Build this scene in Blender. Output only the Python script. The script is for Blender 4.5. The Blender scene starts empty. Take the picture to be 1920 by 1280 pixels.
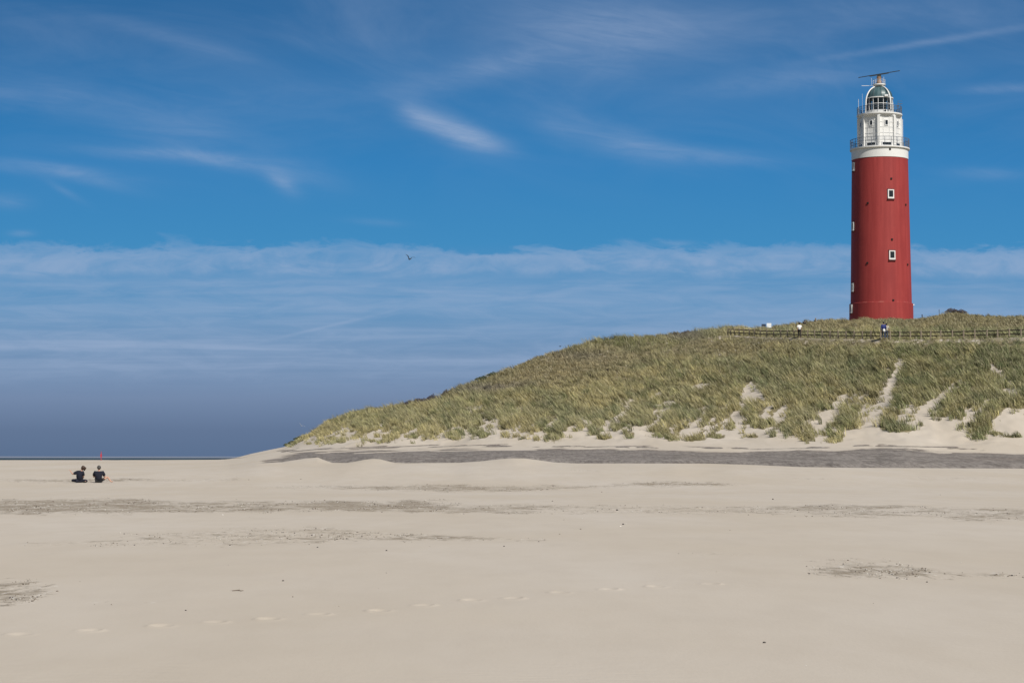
import bpy, bmesh, math, random
import numpy as np
from mathutils import Vector, Matrix

random.seed(7)
RNG = np.random.default_rng(11)
SC = bpy.context.scene
COL = SC.collection

# ------------------------------------------------------------------ camera
F = 4000.0                                   # focal length in photograph pixels (1920 wide)
EYE = 1.6
PITCH = math.atan(216.0 / F)
CP, SP = math.cos(PITCH), math.sin(PITCH)
cam_d = bpy.data.cameras.new("camera")
cam_d.sensor_width = 36.0
cam_d.lens = F / 1920.0 * 36.0
cam_d.clip_start = 0.5
cam_d.clip_end = 60000.0
cam = bpy.data.objects.new("camera", cam_d)
cam.location = (0, 0, EYE)
cam.rotation_euler = (math.pi / 2 + PITCH, 0, 0)
COL.objects.link(cam)
SC.camera = cam


def zratio(py):
    return ((640 - py) * CP + F * SP) / (F * CP - (640 - py) * SP)


def world(px, py, Y):
    den = F * CP - (640 - py) * SP
    return Vector(((px - 960) / den * Y, Y, EYE + Y * ((640 - py) * CP + F * SP) / den))


def to_px(x, y, z):
    dz = z - EYE
    dep = y * CP + dz * SP
    up = -y * SP + dz * CP
    return 960 + F * x / dep, 640 - F * up / dep


# ------------------------------------------------------------------ node expression helper
class S:
    def __init__(s, t, k): s.t = t; s.k = k
    def _m(s, op, *a, clamp=False):
        n = s.t.nodes.new('ShaderNodeMath'); n.operation = op; n.use_clamp = clamp
        for i, v in enumerate((s,) + a):
            if isinstance(v, S): s.t.links.new(v.k, n.inputs[i])
            else: n.inputs[i].default_value = v
        return S(s.t, n.outputs[0])
    def __add__(s, o): return s._m('ADD', o)
    __radd__ = __add__
    def __sub__(s, o): return s._m('SUBTRACT', o)
    def __rsub__(s, o): return s._m('MULTIPLY', -1.0)._m('ADD', o)
    def __mul__(s, o): return s._m('MULTIPLY', o)
    __rmul__ = __mul__
    def __truediv__(s, o): return s._m('DIVIDE', o)
    def max(s, o): return s._m('MAXIMUM', o)
    def min(s, o): return s._m('MINIMUM', o)
    def clamp(s): return s._m('ADD', 0.0, clamp=True)
    def abs(s): return s._m('ABSOLUTE')
    def pow(s, o): return s._m('POWER', o)
    def ss(s, a, b):                          # smoothstep a..b -> 0..1
        n = s.t.nodes.new('ShaderNodeMapRange'); n.interpolation_type = 'SMOOTHSTEP'
        rev = a > b
        if rev: a, b = b, a
        s.t.links.new(s.k, n.inputs[0])
        n.inputs[1].default_value = a; n.inputs[2].default_value = b
        n.inputs[3].default_value = 1.0 if rev else 0.0
        n.inputs[4].default_value = 0.0 if rev else 1.0
        return S(s.t, n.outputs[0])


def vec(t, x, y, z):
    n = t.nodes.new('ShaderNodeCombineXYZ')
    for i, v in enumerate((x, y, z)):
        if isinstance(v, S): t.links.new(v.k, n.inputs[i])
        else: n.inputs[i].default_value = v
    return S(t, n.outputs[0])


def noise(t, v, scale=1.0, detail=3.0, rough=0.5, dist=0.0):
    n = t.nodes.new('ShaderNodeTexNoise')
    n.inputs['Scale'].default_value = scale; n.inputs['Detail'].default_value = detail
    n.inputs['Roughness'].default_value = rough; n.inputs['Distortion'].default_value = dist
    if v is not None: t.links.new(v.k, n.inputs['Vector'])
    return S(t, n.outputs[0])


def mixc(t, f, a, b, mode='MIX'):
    n = t.nodes.new('ShaderNodeMix'); n.data_type = 'RGBA'; n.blend_type = mode
    for i, v in ((0, f), (6, a), (7, b)):
        if isinstance(v, S): t.links.new(v.k, n.inputs[i])
        elif i == 0: n.inputs[0].default_value = v
        else: n.inputs[i].default_value = (v[0], v[1], v[2], 1)
    return S(t, n.outputs[2])


def lin(r, g, b):
    return tuple((c / 255 / 12.92) if c / 255 <= 0.04045 else ((c / 255 + 0.055) / 1.055) ** 2.4 for c in (r, g, b))


# ------------------------------------------------------------------ sun + sky
SUN_EL = math.radians(46)
SUN_AZ = math.radians(33)                    # to the right of straight behind the camera
sdir = Vector((math.sin(SUN_AZ) * math.cos(SUN_EL), -math.cos(SUN_AZ) * math.cos(SUN_EL), math.sin(SUN_EL)))
sun_d = bpy.data.lights.new("sun", 'SUN')
sun_d.energy = 4.45
sun_d.angle = math.radians(0.53)
sun_d.color = (1.0, 0.945, 0.86)
sun = bpy.data.objects.new("sun", sun_d)
sun.rotation_euler = sdir.to_track_quat('Z', 'Y').to_euler()
sun.location = (60, -60, 90)
COL.objects.link(sun)

W = bpy.data.worlds.new("World")
SC.world = W
W.use_nodes = True
wt = W.node_tree
bg = wt.nodes['Background']
bg.inputs['Strength'].default_value = 0.06
sky = wt.nodes.new('ShaderNodeTexSky')
sky.sky_type = 'NISHITA'
sky.sun_disc = False
sky.sun_elevation = SUN_EL
sky.sun_rotation = math.pi - SUN_AZ
sky.air_density = 1.0; sky.dust_density = 0.6; sky.ozone_density = 2.0
tc = wt.nodes.new('ShaderNodeTexCoord')
sep = wt.nodes.new('ShaderNodeSeparateXYZ')
wt.links.new(tc.outputs['Generated'], sep.inputs[0])
dx, dy, dz = (S(wt, sep.outputs[i]) for i in range(3))
yy = dy.max(0.12)
U = dx / yy * 4.0                            # kilounits: 4.0 = one focal length
V = dz / yy * 4.0                            # 0 at the horizon, 0.856 at the top of the photograph
# base gradient of the air, by height above the horizon
ramp = wt.nodes.new('ShaderNodeValToRGB')
stops = [(0.000, (92, 113, 144)), (0.05, (99, 119, 150)), (0.11, (116, 137, 169)), (0.18, (112, 143, 179)),
         (0.28, (98, 147, 190)), (0.40, (66, 139, 191)), (0.55, (54, 128, 186)), (0.68, (46, 117, 175)), (0.80, (44, 106, 161)), (1.0, (42, 96, 148))]
while len(ramp.color_ramp.elements) < len(stops): ramp.color_ramp.elements.new(0.5)
for e, (p, c) in zip(ramp.color_ramp.elements, stops):
    e.position = p; c = lin(*c); e.color = (c[0], c[1], c[2], 1)
wt.links.new(V.clamp().k, ramp.inputs[0])


def cl(cx, cy, rx, ry, ang):                 # soft elliptic wisp at photograph-like heading cx / height cy
    a = math.radians(ang)
    u = U - (cx - 960) / 1000.0; v = V - (856 - cy) / 1000.0
    p = (u * math.cos(a) + v * math.sin(a)) / (rx / 1000.0)
    q = (v * math.cos(a) - u * math.sin(a)) / (ry / 1000.0)
    d = p * p + q * q
    return (d * -1.0)._m('EXPONENT')


nA = noise(wt, vec(wt, U * 1.4, V * 10.0, 3.1), 1.0, 6, 0.58, 0.6)         # long streaks
nB = noise(wt, vec(wt, U * 5.0, V * 16.0, 8.3), 1.0, 7, 0.62, 0.8)          # ragged
nC = noise(wt, vec(wt, U * 2.2 + V * 3.0, V * 6.0, 1.7), 1.0, 6, 0.6, 1.0)  # broad veils
nD = noise(wt, vec(wt, U * 1.1, V * 38.0, 5.5), 1.0, 5, 0.55, 0.3)          # thin lines low down
nE = noise(wt, vec(wt, U * 14.0, V * 30.0, 2.2), 1.0, 5, 0.65, 0.8)
nG = noise(wt, vec(wt, U * 6.0, V * 34.0, 6.6), 1.0, 6, 0.65, 0.7)
nF = noise(wt, vec(wt, U * 5.0 - V * 2.0, V * 30.0 + U * 5.0, 7.7), 1.0, 6, 0.65, 1.2)   # fibres
topn = V + (nB - 0.5) * 0.085 + (nE - 0.5) * 0.055 + (nA - 0.5) * 0.03
band1 = (topn + (nF - 0.5) * 0.02).ss(0.404, 0.380) * (V + (nB - 0.5) * 0.035).ss(0.328, 0.352) * (nB.ss(0.3, 0.62) * 0.55 + nE.ss(0.3, 0.7) * 0.40 + 0.28)
under = (V + (nB - 0.5) * 0.03).ss(0.345, 0.322) * V.ss(0.10, 0.19) * (nD.ss(0.28, 0.70) * 0.42 + nA.ss(0.35, 0.75) * 0.30 + nG.ss(0.32, 0.72) * 0.50)
low = V.ss(0.26, 0.20) * V.ss(0.155, 0.175) * nD.ss(0.5, 0.7) * 0.25
fib = nF.ss(0.25, 0.80) * 0.55 + nB.ss(0.2, 0.8) * 0.35 + 0.22
w1 = (cl(850, 240, 66, 22, -26) * 0.85 + cl(785, 216, 46, 20, -24) * 0.62 + cl(905, 262, 55, 17, -14) * 0.62) * (fib * 0.75 + 0.14)
w2 = (cl(290, 286, 150, 11, -3) * 0.62 + cl(420, 300, 120, 15, -10) * 0.55 + cl(525, 338, 34, 15, -34) * 0.8 + cl(560, 318, 90, 26, -18) * 0.30 + cl(90, 316, 130, 13, -7) * 0.62 + cl(170, 335, 80, 12, -14) * 0.35 +
      cl(340, 242, 130, 40, -10) * 0.42 + cl(10, 375, 40, 14, -5) * 0.4 + cl(115, 355, 40, 7, -30) * 0.3) * fib * 0.62
w3 = (cl(1130, 60, 190, 70, 4) * 0.75 + cl(900, 128, 130, 22, 12) * 0.5 + cl(1190, 268, 110, 28, -14) * 0.62 + cl(1330, 290, 150, 16, -4) * 0.45 +
      cl(1060, 230, 60, 40, -25) * 0.3 + cl(1500, 145, 200, 24, 6) * 0.45) * fib * 0.62
w4 = (cl(1760, 72, 190, 7, 9) * 0.5 + cl(1890, 162, 80, 10, 3) * 0.5 + cl(1860, 325, 70, 12, -3) * 0.45 + cl(330, 70, 150, 14, -16) * 0.30 + cl(60, 170, 200, 34, -4) * 0.34 +
      cl(520, 190, 220, 50, -4) * 0.12 + cl(700, 415, 50, 7, -4) * 0.3 + cl(1270, 455, 30, 5, 0) * 0.6 + cl(35, 437, 22, 6, 0) * 0.6 +
      cl(1170, 452, 16, 5, 0) * 0.5) * fib * 0.7
w5 = cl(600, 615, 85, 3.0, 13) * 0.30 + cl(1700, 20, 400, 40, 3) * 0.2 * nC
veil = nC.ss(0.35, 0.85) * V.ss(0.40, 0.75) * 0.17 + V.ss(0.60, 0.80) * nA.ss(0.35, 0.8) * 0.05 * (U + 1.2).clamp() + cl(1050, 40, 520, 130, 3) * 0.14 * (nC + 0.4)
dens = (band1 * 0.62 + under * 0.60 + low + w1 + w2 + w3 + w4 + w5 + veil).clamp() * dy.ss(0.1, 0.4)
air = S(wt, ramp.outputs[0])
cloudcol = lin(161, 179, 208)
vis = mixc(wt, dens * 0.78, air, cloudcol)
vis10 = mixc(wt, 1.0, vis, (16.667, 16.667, 16.667), 'MULTIPLY')            # undone by the strength of 0.06
m = dz.ss(0.25, 0.5) + dy.ss(0.45, 0.15)
final = mixc(wt, m.clamp(), vis10, S(wt, sky.outputs[0]))
wt.links.new(final.k, bg.inputs['Color'])

SC.view_settings.view_transform = 'Standard'
SC.view_settings.look = 'None'
SC.view_settings.exposure = 0.0
SC.view_settings.gamma = 1.0
SC.cycles.max_bounces = 6
SC.cycles.diffuse_bounces = 3
SC.cycles.transparent_max_bounces = 8


# ------------------------------------------------------------------ object helpers
def props(o, label=None, cat=None, group=None, kind=None):
    if label: o['label'] = label
    if cat: o['category'] = cat
    if group: o['group'] = group
    if kind: o['kind'] = kind
    return o


def mk(name, verts, faces, mat=None, parent=None, smooth=False, loc=None):
    me = bpy.data.meshes.new(name)
    me.from_pydata([tuple(v) for v in verts], [], faces)
    me.update()
    if smooth:
        me.polygons.foreach_set('use_smooth', [True] * len(me.polygons))
    o = bpy.data.objects.new(name, me)
    if mat: me.materials.append(mat)
    COL.objects.link(o)
    if parent: o.parent = parent
    if loc is not None: o.location = loc
    return o


def empty(name, loc, rz=0.0):
    o = bpy.data.objects.new(name, None)
    o.location = loc; o.rotation_euler = (0, 0, rz)
    o.empty_display_size = 0.3
    COL.objects.link(o)
    return o


class MB:
    def __init__(s): s.v = []; s.f = []
    def add(s, vs, fs):
        b = len(s.v); s.v += [Vector(v) for v in vs]; s.f += [tuple(b + i for i in f) for f in fs]; return s
    def box(s, c, d, rz=0.0, rx=0.0, ry=0.0):
        M = Matrix.Rotation(rz, 3, 'Z') @ Matrix.Rotation(ry, 3, 'Y') @ Matrix.Rotation(rx, 3, 'X')
        hx, hy, hz = d[0] / 2, d[1] / 2, d[2] / 2
        vs = [Vector(c) + M @ Vector((x * hx, y * hy, z * hz)) for z in (-1, 1) for y in (-1, 1) for x in (-1, 1)]
        return s.add(vs, [(0, 2, 3, 1), (4, 5, 7, 6), (0, 1, 5, 4), (2, 6, 7, 3), (0, 4, 6, 2), (1, 3, 7, 5)])
    def tube(s, pts, r, n=8, cap=True):
        pts = [Vector(p) for p in pts]; rs = r if isinstance(r, (list, tuple)) else [r] * len(pts)
        vs = []; fs = []
        for i, p in enumerate(pts):
            d = (pts[min(i + 1, len(pts) - 1)] - pts[max(i - 1, 0)]).normalized()
            a = d.cross(Vector((0, 0, 1)))
            if a.length < 1e-3: a = Vector((1, 0, 0))
            a.normalize(); b = d.cross(a).normalized()
            for k in range(n):
                t = 2 * math.pi * k / n
                vs.append(p + (a * math.cos(t) + b * math.sin(t)) * rs[i])
        for i in range(len(pts) - 1):
            for k in range(n):
                k2 = (k + 1) % n
                fs.append((i * n + k, i * n + k2, (i + 1) * n + k2, (i + 1) * n + k))
        if cap:
            fs.append(tuple(range(n))); fs.append(tuple((len(pts) - 1) * n + k for k in reversed(range(n))))
        return s.add(vs, fs)
    def lathe(s, prof, n=64, close=False, c=(0, 0)):
        vs = []; fs = []
        for (r, z) in prof:
            for k in range(n):
                t = 2 * math.pi * k / n
                vs.append((c[0] + r * math.sin(t), c[1] - r * math.cos(t), z))
        L = len(prof)
        for i in range(L - 1 + (1 if close else 0)):
            j = (i + 1) % L
            for k in range(n):
                k2 = (k + 1) % n
                fs.append((i * n + k, i * n + k2, j * n + k2, j * n + k))
        return s.add(vs, fs)
    def ring(s, r, z, t, n=48, h=None):           # thin horizontal hoop
        h = h or t
        return s.lathe([(r - t / 2, z - h / 2), (r + t / 2, z - h / 2), (r + t / 2, z + h / 2), (r - t / 2, z + h / 2)], n, True)
    def prism(s, poly, z0, z1):
        n = len(poly)
        vs = [(x, y, z0) for x, y in poly] + [(x, y, z1) for x, y in poly]
        fs = [tuple(reversed(range(n))), tuple(range(n, 2 * n))] + [(i, (i + 1) % n, n + (i + 1) % n, n + i) for i in range(n)]
        return s.add(vs, fs)
    def blob(s, c, r, n=10, m=7, jit=0.0):
        vs = [Vector(c) + Vector((0, 0, -r[2]))]; fs = []
        for i in range(1, m):
            ph = math.pi * i / m - math.pi / 2
            for k in range(n):
                t = 2 * math.pi * k / n; j = 1 + random.uniform(-jit, jit)
                vs.append(Vector(c) + Vector((r[0] * math.cos(ph) * math.cos(t) * j, r[1] * math.cos(ph) * math.sin(t) * j, r[2] * math.sin(ph) * j)))
        vs.append(Vector(c) + Vector((0, 0, r[2])))
        for k in range(n): fs.append((0, 1 + (k + 1) % n, 1 + k))
        for i in range(m - 2):
            for k in range(n):
                a = 1 + i * n; fs.append((a + k, a + (k + 1) % n, a + n + (k + 1) % n, a + n + k))
        a = 1 + (m - 2) * n; T = len(vs) - 1
        for k in range(n): fs.append((a + k, a + (k + 1) % n, T))
        return s.add(vs, fs)
    def build(s, name, mat, parent=None, smooth=False, auto=None):
        o = mk(name, s.v, s.f, mat, parent, smooth)
        bm = bmesh.new(); bm.from_mesh(o.data); bmesh.ops.recalc_face_normals(bm, faces=bm.faces)
        if auto is not None:
            for e in bm.edges:
                if len(e.link_faces) == 2 and e.calc_face_angle(0) > auto: e.smooth = False
        bm.to_mesh(o.data); bm.free()
        return o


def mat(name, col, rough=0.6, metal=0.0, var=0.0, vscale=3.0, bump=0.0, spec=None, emit=None):
    m_ = bpy.data.materials.new(name); m_.use_nodes = True
    t = m_.node_tree; b = t.nodes['Principled BSDF']
    b.inputs['Roughness'].default_value = rough; b.inputs['Metallic'].default_value = metal
    if spec is not None: b.inputs['Specular IOR Level'].default_value = spec
    g = t.nodes.new('ShaderNodeTexCoord')
    v = S(t, g.outputs['Object'])
    nz = noise(t, v, vscale, 4, 0.6)
    k = max(var, 0.02)
    c = mixc(t, nz, tuple(x * (1 - k) for x in col), tuple(min(1, x * (1 + k)) for x in col))
    t.links.new(c.k, b.inputs['Base Color'])
    if bump:
        bn = t.nodes.new('ShaderNodeBump'); bn.inputs['Strength'].default_value = bump; bn.inputs['Distance'].default_value = 0.02
        n2 = noise(t, v, vscale * 6, 4, 0.6); t.links.new(n2.k, bn.inputs['Height']); t.links.new(bn.outputs[0], b.inputs['Normal'])
    return m_


M = {}
M['sill'] = mat('dark_red_sill', (0.10, 0.018, 0.018), 0.7)
M['white'] = mat('white_paint', (0.76, 0.76, 0.74), 0.45, var=0.06, vscale=1.5)
M['white_iron'] = mat('white_iron', (0.72, 0.73, 0.73), 0.45, var=0.08, vscale=3)
M['glass'] = mat('dark_glass', (0.012, 0.016, 0.02), 0.08, var=0.1)
M['iron'] = mat('dark_iron', (0.035, 0.045, 0.06), 0.5, var=0.2)
M['railgrey'] = mat('grey_iron', (0.11, 0.13, 0.16), 0.5, var=0.2)
M['radar'] = mat('radar_metal', (0.10, 0.11, 0.10), 0.5, var=0.3)
M['orange'] = mat('pedestal_paint', (0.30, 0.17, 0.10), 0.5, var=0.2)
M['hole'] = mat('vent_hole', (0.012, 0.010, 0.010), 0.9)
M['wood'] = mat('weathered_wood', (0.27, 0.22, 0.165), 0.85, var=0.3, vscale=6)
M['darkwood'] = mat('dark_wood', (0.040, 0.030, 0.026), 0.85, var=0.3, vscale=6)
M['signwhite'] = mat('sign_white', (0.80, 0.83, 0.85), 0.5, var=0.02)
M['signdark'] = mat('sign_dark', (0.02, 0.035, 0.07), 0.5, var=0.1)
M['redpole'] = mat('red_pole_paint', (0.45, 0.03, 0.05), 0.6, var=0.15)
M['skin'] = mat('skin', (0.50, 0.29, 0.21), 0.6, var=0.05)
M['navy'] = mat('navy_cloth', (0.007, 0.008, 0.020), 0.9, var=0.3, vscale=8)
M['black'] = mat('black_cloth', (0.008, 0.008, 0.010), 0.9, var=0.3, vscale=8)
M['blue'] = mat('blue_cloth', (0.022, 0.035, 0.16), 0.85, var=0.2, vscale=8)
M['tan'] = mat('pale_cloth', (0.45, 0.42, 0.34), 0.85, var=0.1, vscale=8)
M['whitecloth'] = mat('white_cloth', (0.80, 0.80, 0.78), 0.85, var=0.04, vscale=8)
M['jeans'] = mat('jeans_cloth', (0.06, 0.075, 0.11), 0.9, var=0.2, vscale=8)
M['brownhair'] = mat('brown_hair', (0.045, 0.022, 0.012), 0.6, var=0.3, vscale=20)
M['greyhair'] = mat('grey_hair', (0.06, 0.055, 0.05), 0.6, var=0.3, vscale=20)
M['blackhair'] = mat('black_hair', (0.012, 0.010, 0.010), 0.6, var=0.3, vscale=20)
M['gullwhite'] = mat('gull_white', (0.55, 0.57, 0.60), 0.7, var=0.05)
M['gulldark'] = mat('gull_dark', (0.035, 0.04, 0.05), 0.8, var=0.2)
M['pebble'] = mat('pebble_stone', (0.05, 0.042, 0.036), 0.7, var=0.4, vscale=30)
M['shell'] = mat('shell_white', (0.72, 0.70, 0.65), 0.5, var=0.1, vscale=30)
M['twig'] = mat('twig_wood', (0.10, 0.07, 0.045), 0.85, var=0.3, vscale=20)

# ------------------------------------------------------------------ value noise (numpy)
LAT = RNG.random((512, 512))


def vn(x, y):
    xi = np.floor(x).astype(int); yi = np.floor(y).astype(int)
    fx = x - xi; fy = y - yi
    fx = fx * fx * (3 - 2 * fx); fy = fy * fy * (3 - 2 * fy)
    a = LAT[xi % 512, yi % 512]; b = LAT[(xi + 1) % 512, yi % 512]
    c = LAT[xi % 512, (yi + 1) % 512]; d = LAT[(xi + 1) % 512, (yi + 1) % 512]
    return (a * (1 - fx) + b * fx) * (1 - fy) + (c * (1 - fx) + d * fx) * fy


def fbm(x, y, o=4, g=0.5):
    s = 0; a = 1.0; t = 0
    for k in range(o):
        s = s + a * (vn(x * 2 ** k + 17.3 * k, y * 2 ** k + 9.1 * k) - 0.5); t += a; a *= g
    return s / t * 2          # about -1..1


def tab(pts):
    a = np.array(pts, float)
    return lambda p: np.interp(p, a[:, 0], a[:, 1])


def sst(x, a, b):
    t = np.clip((x - a) / (b - a), 0, 1); return t * t * (3 - 2 * t)


# ------------------------------------------------------------------ terrain: stations along each heading
crest_py = tab([(-900, 884), (300, 882), (430, 876), (480, 869), (515, 866.5), (529, 866), (545, 863), (575, 859), (596, 857), (604, 860.5), (622, 867),
                (650, 867.5), (668, 864.5), (685, 861), (700, 859.6), (713, 860.4), (724, 863.5), (740, 867), (760, 868), (800, 867.5), (860, 867), (900, 864.5),
                (940, 860), (960, 858.6), (982, 858.8), (1005, 861.5), (1040, 866.5), (1080, 868.3), (1200, 868.3), (1330, 868.5), (1420, 871.5),
                (1500, 875), (1600, 876.5), (1920, 878), (2800, 880)])
toe_py = tab([(-900, 866), (300, 865), (420, 863.5), (460, 859), (500, 853), (560, 846), (620, 843), (700, 842), (760, 841), (850, 839), (960, 840), (1060, 840),
              (1300, 843), (1400, 845), (1500, 842), (1620, 839), (1700, 838.5), (1760, 845), (1920, 850), (2800, 850)])
toe_D = tab([(-900, 190), (300, 205), (430, 215), (500, 222), (700, 213), (1000, 200), (1300, 190), (1920, 181), (2800, 175)])
sky_py = tab([(-900, 862.5), (300, 862), (410, 861.3), (430, 860), (445, 857), (470, 850.5), (500, 844), (530, 838), (548, 832), (562, 823), (582, 814), (612, 796), (640, 782),
              (675, 774), (750, 766), (800, 756), (825, 750), (862, 729), (900, 715), (937, 700), (980, 684), (1010, 671), (1060, 658), (1110, 645), (1155, 637),
              (1210, 634), (1255, 629), (1310, 627.5), (1350, 625), (1380, 622), (1410, 619), (1440, 616), (1480, 611), (1530, 603), (1560, 601), (1600, 602), (1710, 600),
              (1740, 596), (1765, 592), (1780, 587), (1800, 586.5), (1818, 592), (1850, 594), (1920, 596), (2300, 594), (2800, 610)])
sky_D = tab([(-900, 235), (300, 245), (430, 268), (545, 262), (700, 258), (900, 262), (1100, 268), (1300, 276), (1400, 286), (1600, 284), (1920, 286), (2800, 280)])
fr_D = tab([(1365, 258), (1500, 238), (1660, 223), (1917, 210), (2800, 196)])
fr_py = tab([(1365, 628), (1400, 630), (1440, 632), (1500, 633), (1560, 635), (1640, 636), (1760, 636), (1850, 634), (1920, 632), (2800, 628)])
flatk = tab([(500, 0), (1350, 0), (1420, 1), (2800, 1)])
crest_s = tab([(-900, 884), (300, 882), (430, 876), (515, 868.5), (700, 866.5), (1200, 868.3), (1420, 871.5), (1600, 876.5), (1920, 878), (2800, 880)])
CREST_D = 150.0


def stations(px):
    tp, td, sp, sd = toe_py(px), toe_D(px), sky_py(px), sky_D(px)
    cd = CREST_D + 6 * (vn(px / 60.0, px * 0) - 0.5)
    fk = sst(px, 1180, 1385)
    fd = (td + 0.86 * (sd - td)) * (1 - fk) + fr_D(px) * fk
    fp = (sp + 0.13 * (tp - sp)) * (1 - fk) + fr_py(px) * fk
    zr = lambda p, D: EYE + D * zratio(p)
    return dict(cd=cd, cs=zr(crest_s(px), cd), cz=zr(crest_py(px), cd), td=td, tz=zr(tp, td), fd=fd, fz=zr(fp, fd), fk=fk, fp=fp, tp=tp, sp=sp, sd=sd, sz=zr(sp, sd))


FOOT = [(40, 1190), (92, 1188), (175, 1180), (238, 1178), (305, 1174), (355, 1169), (408, 1165), (455, 1162), (505, 1162), (552, 1157), (600, 1151), (655, 1150), (712, 1147), (752, 1141), (795, 1135), (838, 1134), (885, 1127),
        (925, 1126), (962, 1122), (1005, 1119), (1050, 1113), (1095, 1109), (1140, 1105), (1185, 1102), (1230, 1101), (1280, 1096), (1330, 1094)]
FOOTW = []
for i, (a, b) in enumerate(FOOT[::2]):
    D = EYE / -zratio(b); FOOTW.append(((a - 960) / F * D, D, 1 if i % 2 else -1))


def ground(x, y, fine=True):
    x = np.asarray(x, float); y = np.asarray(y, float)
    ys = np.maximum(y, 3.0)
    px = 960 + x / ys * 4005.0
    s = stations(px)
    # beach
    und = 0.035 * fbm(x / 16.0, y / 30.0, 3) + 0.012 * fbm(x / 3.5 + 5, y / 7.0, 3)
    far = sst(y, 92, 128)
    und2 = 0.11 * fbm(x / 26.0 + 3.3, y / 14.0 + 1.7, 3) * sst(y, 45, 110) * (1 - sst(y, 134, 148))
    rise = s['cs'] * sst(y, 108, s['cd']) + (s['cz'] - s['cs']) * sst(y, s['cd'] - 11, s['cd'])
    zb = und * (1 - sst(y, 125, 145)) + rise + und2
    # behind the crest: a shallow hollow, then the flat climbing to the dune foot
    greyk = sst(px, 470, 560)
    t = np.clip((y - s['cd']) / np.maximum(s['td'] - s['cd'], 1), 0, 1)
    dip = -0.30 * greyk * np.exp(-((t - 0.07) / 0.09) ** 2) * sst(t, 0, 0.05)
    zg = s['cz'] + (s['tz'] - s['cz']) * t + dip + 0.05 * fbm(x / 5.0, y / 9.0, 3) * sst(t, 0.1, 0.3) * (1 - sst(t, 0.85, 1))
    # dune face
    t = np.clip((y - s['td']) / np.maximum(s['fd'] - s['td'], 1), 0, 1)
    e = t ** 1.12
    D = s['td'] + (s['fd'] - s['td']) * t
    zd = EYE + D * zratio(s['tp'] + (s['fp'] - s['tp']) * e)
    hk = sst(px, 560, 680) * sst(t, 0.03, 0.16)
    hum = 0.55 * fbm((x + 0.5 * y) / 5.5, (y - 0.5 * x) / 8.0, 4, 0.6) + 0.5 * fbm((x - 0.25 * y) / 9.0 + 7, y / 14.0, 2)
    zd = zd + hum * hk * (1 - sst(t, 0.86, 0.99) * s['fk']) * (1 - 0.4 * (1 - s['fk']) * sst(t, 0.8, 1))
    # terrace, then the upper dune to the skyline
    tw = 3.5 * s['fk']
    t2 = np.clip((y - s['fd'] - tw) / np.maximum(s['sd'] - s['fd'] - tw, 1), 0, 1)
    D2 = np.clip(y, s['fd'] + tw, s['sd'])
    pu = s['fp'] - 1.0 * s['fk']
    zu = EYE + D2 * zratio(pu + (s['sp'] - pu) * (t2 ** (1.0 - 0.25 * s['fk'])))
    zu = np.where(y < s['fd'] + tw, s['fz'] + (y - s['fd']) * 0.01, zu)
    zu = zu + 0.35 * fbm(x / 6.0, y / 8.0, 4) * sst(t2, 0.1, 0.4) * (0.3 + 0.7 * s['fk']) * sst(px, 560, 680) * (1 - 0.6 * sst(t2, 0.8, 1.0))
    # beyond
    back = np.clip(y - s['sd'], 0, None)
    pl = 35.0 * sst(px, 1450, 1560)
    zs = s['sz'] + 0.35 * 0.4 * fbm(x / 6.0, y / 8.0, 4) * sst(px, 560, 680)
    fall = (s['sz'] + 3.0) * sst(back, pl, pl + 90)
    zk = zs - fall
    z = np.where(y < s['cd'], zb, np.where(y < s['td'], zg, np.where(y < s['fd'], zd, np.where(y < s['sd'], zu, zk))))
    if fine:
        for fx, fy, sd in FOOTW:
            near = (np.abs(x - fx) < 0.5) & (np.abs(y - fy) < 0.8)
            if near.any():
                u = (x[near] - fx) / 0.105; v = (y[near] - fy + sd * 0.07) / 0.16
                r = np.sqrt(u * u + v * v)
                z[near] += (-0.026 * np.exp(-(r / 0.75) ** 2) + 0.015 * np.exp(-((r - 1.2) / 0.32) ** 2)) * (0.7 + 0.5 * sd * u / (1 + r)) * (0.95 + 0.2 * math.sin(fx * 7.3)) * (1.0 + 0.25 * (fy > 22))
    return z


def gz(x, y): return float(ground(np.array([x]), np.array([y]), False)[0])


def cols_px():
    return np.concatenate([np.arange(-900, -40, 14), np.arange(-40, 1965, 2.6), np.arange(1965, 2800, 14)])


PX = cols_px()
NC = len(PX)
AX = (PX - 960) / 4005.0
ST = stations(PX)


def grid(rowsY):                              # rowsY: list of arrays (NC,)
    Y = np.stack(rowsY); X = AX[None, :] * Y
    Z = ground(X.ravel(), Y.ravel()).reshape(X.shape)
    return X, Y, Z


def grid_mesh(name, X, Y, Z, mat_, attrs):
    R, C_ = X.shape
    me = bpy.data.meshes.new(name)
    me.vertices.add(R * C_)
    co = np.stack([X, Y, Z], -1).astype(np.float32)
    me.vertices.foreach_set('co', co.ravel())
    idx = np.arange(R * C_).reshape(R, C_)
    q = np.stack([idx[:-1, :-1], idx[:-1, 1:], idx[1:, 1:], idx[1:, :-1]], -1).reshape(-1, 4)
    n = len(q)
    me.loops.add(n * 4); me.polygons.add(n)
    me.loops.foreach_set('vertex_index', q.ravel().astype(np.int32))
    me.polygons.foreach_set('loop_start', np.arange(0, n * 4, 4, dtype=np.int32))
    me.polygons.foreach_set('use_smooth', np.ones(n, bool))
    me.update(calc_edges=True)
    for k, a in attrs.items():
        at = me.attributes.new(k, 'FLOAT', 'POINT'); at.data.foreach_set('value', a.ravel().astype(np.float32))
    me.materials.append(mat_)
    o = bpy.data.objects.new(name, me); COL.objects.link(o)
    return props(o, kind='structure')


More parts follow.
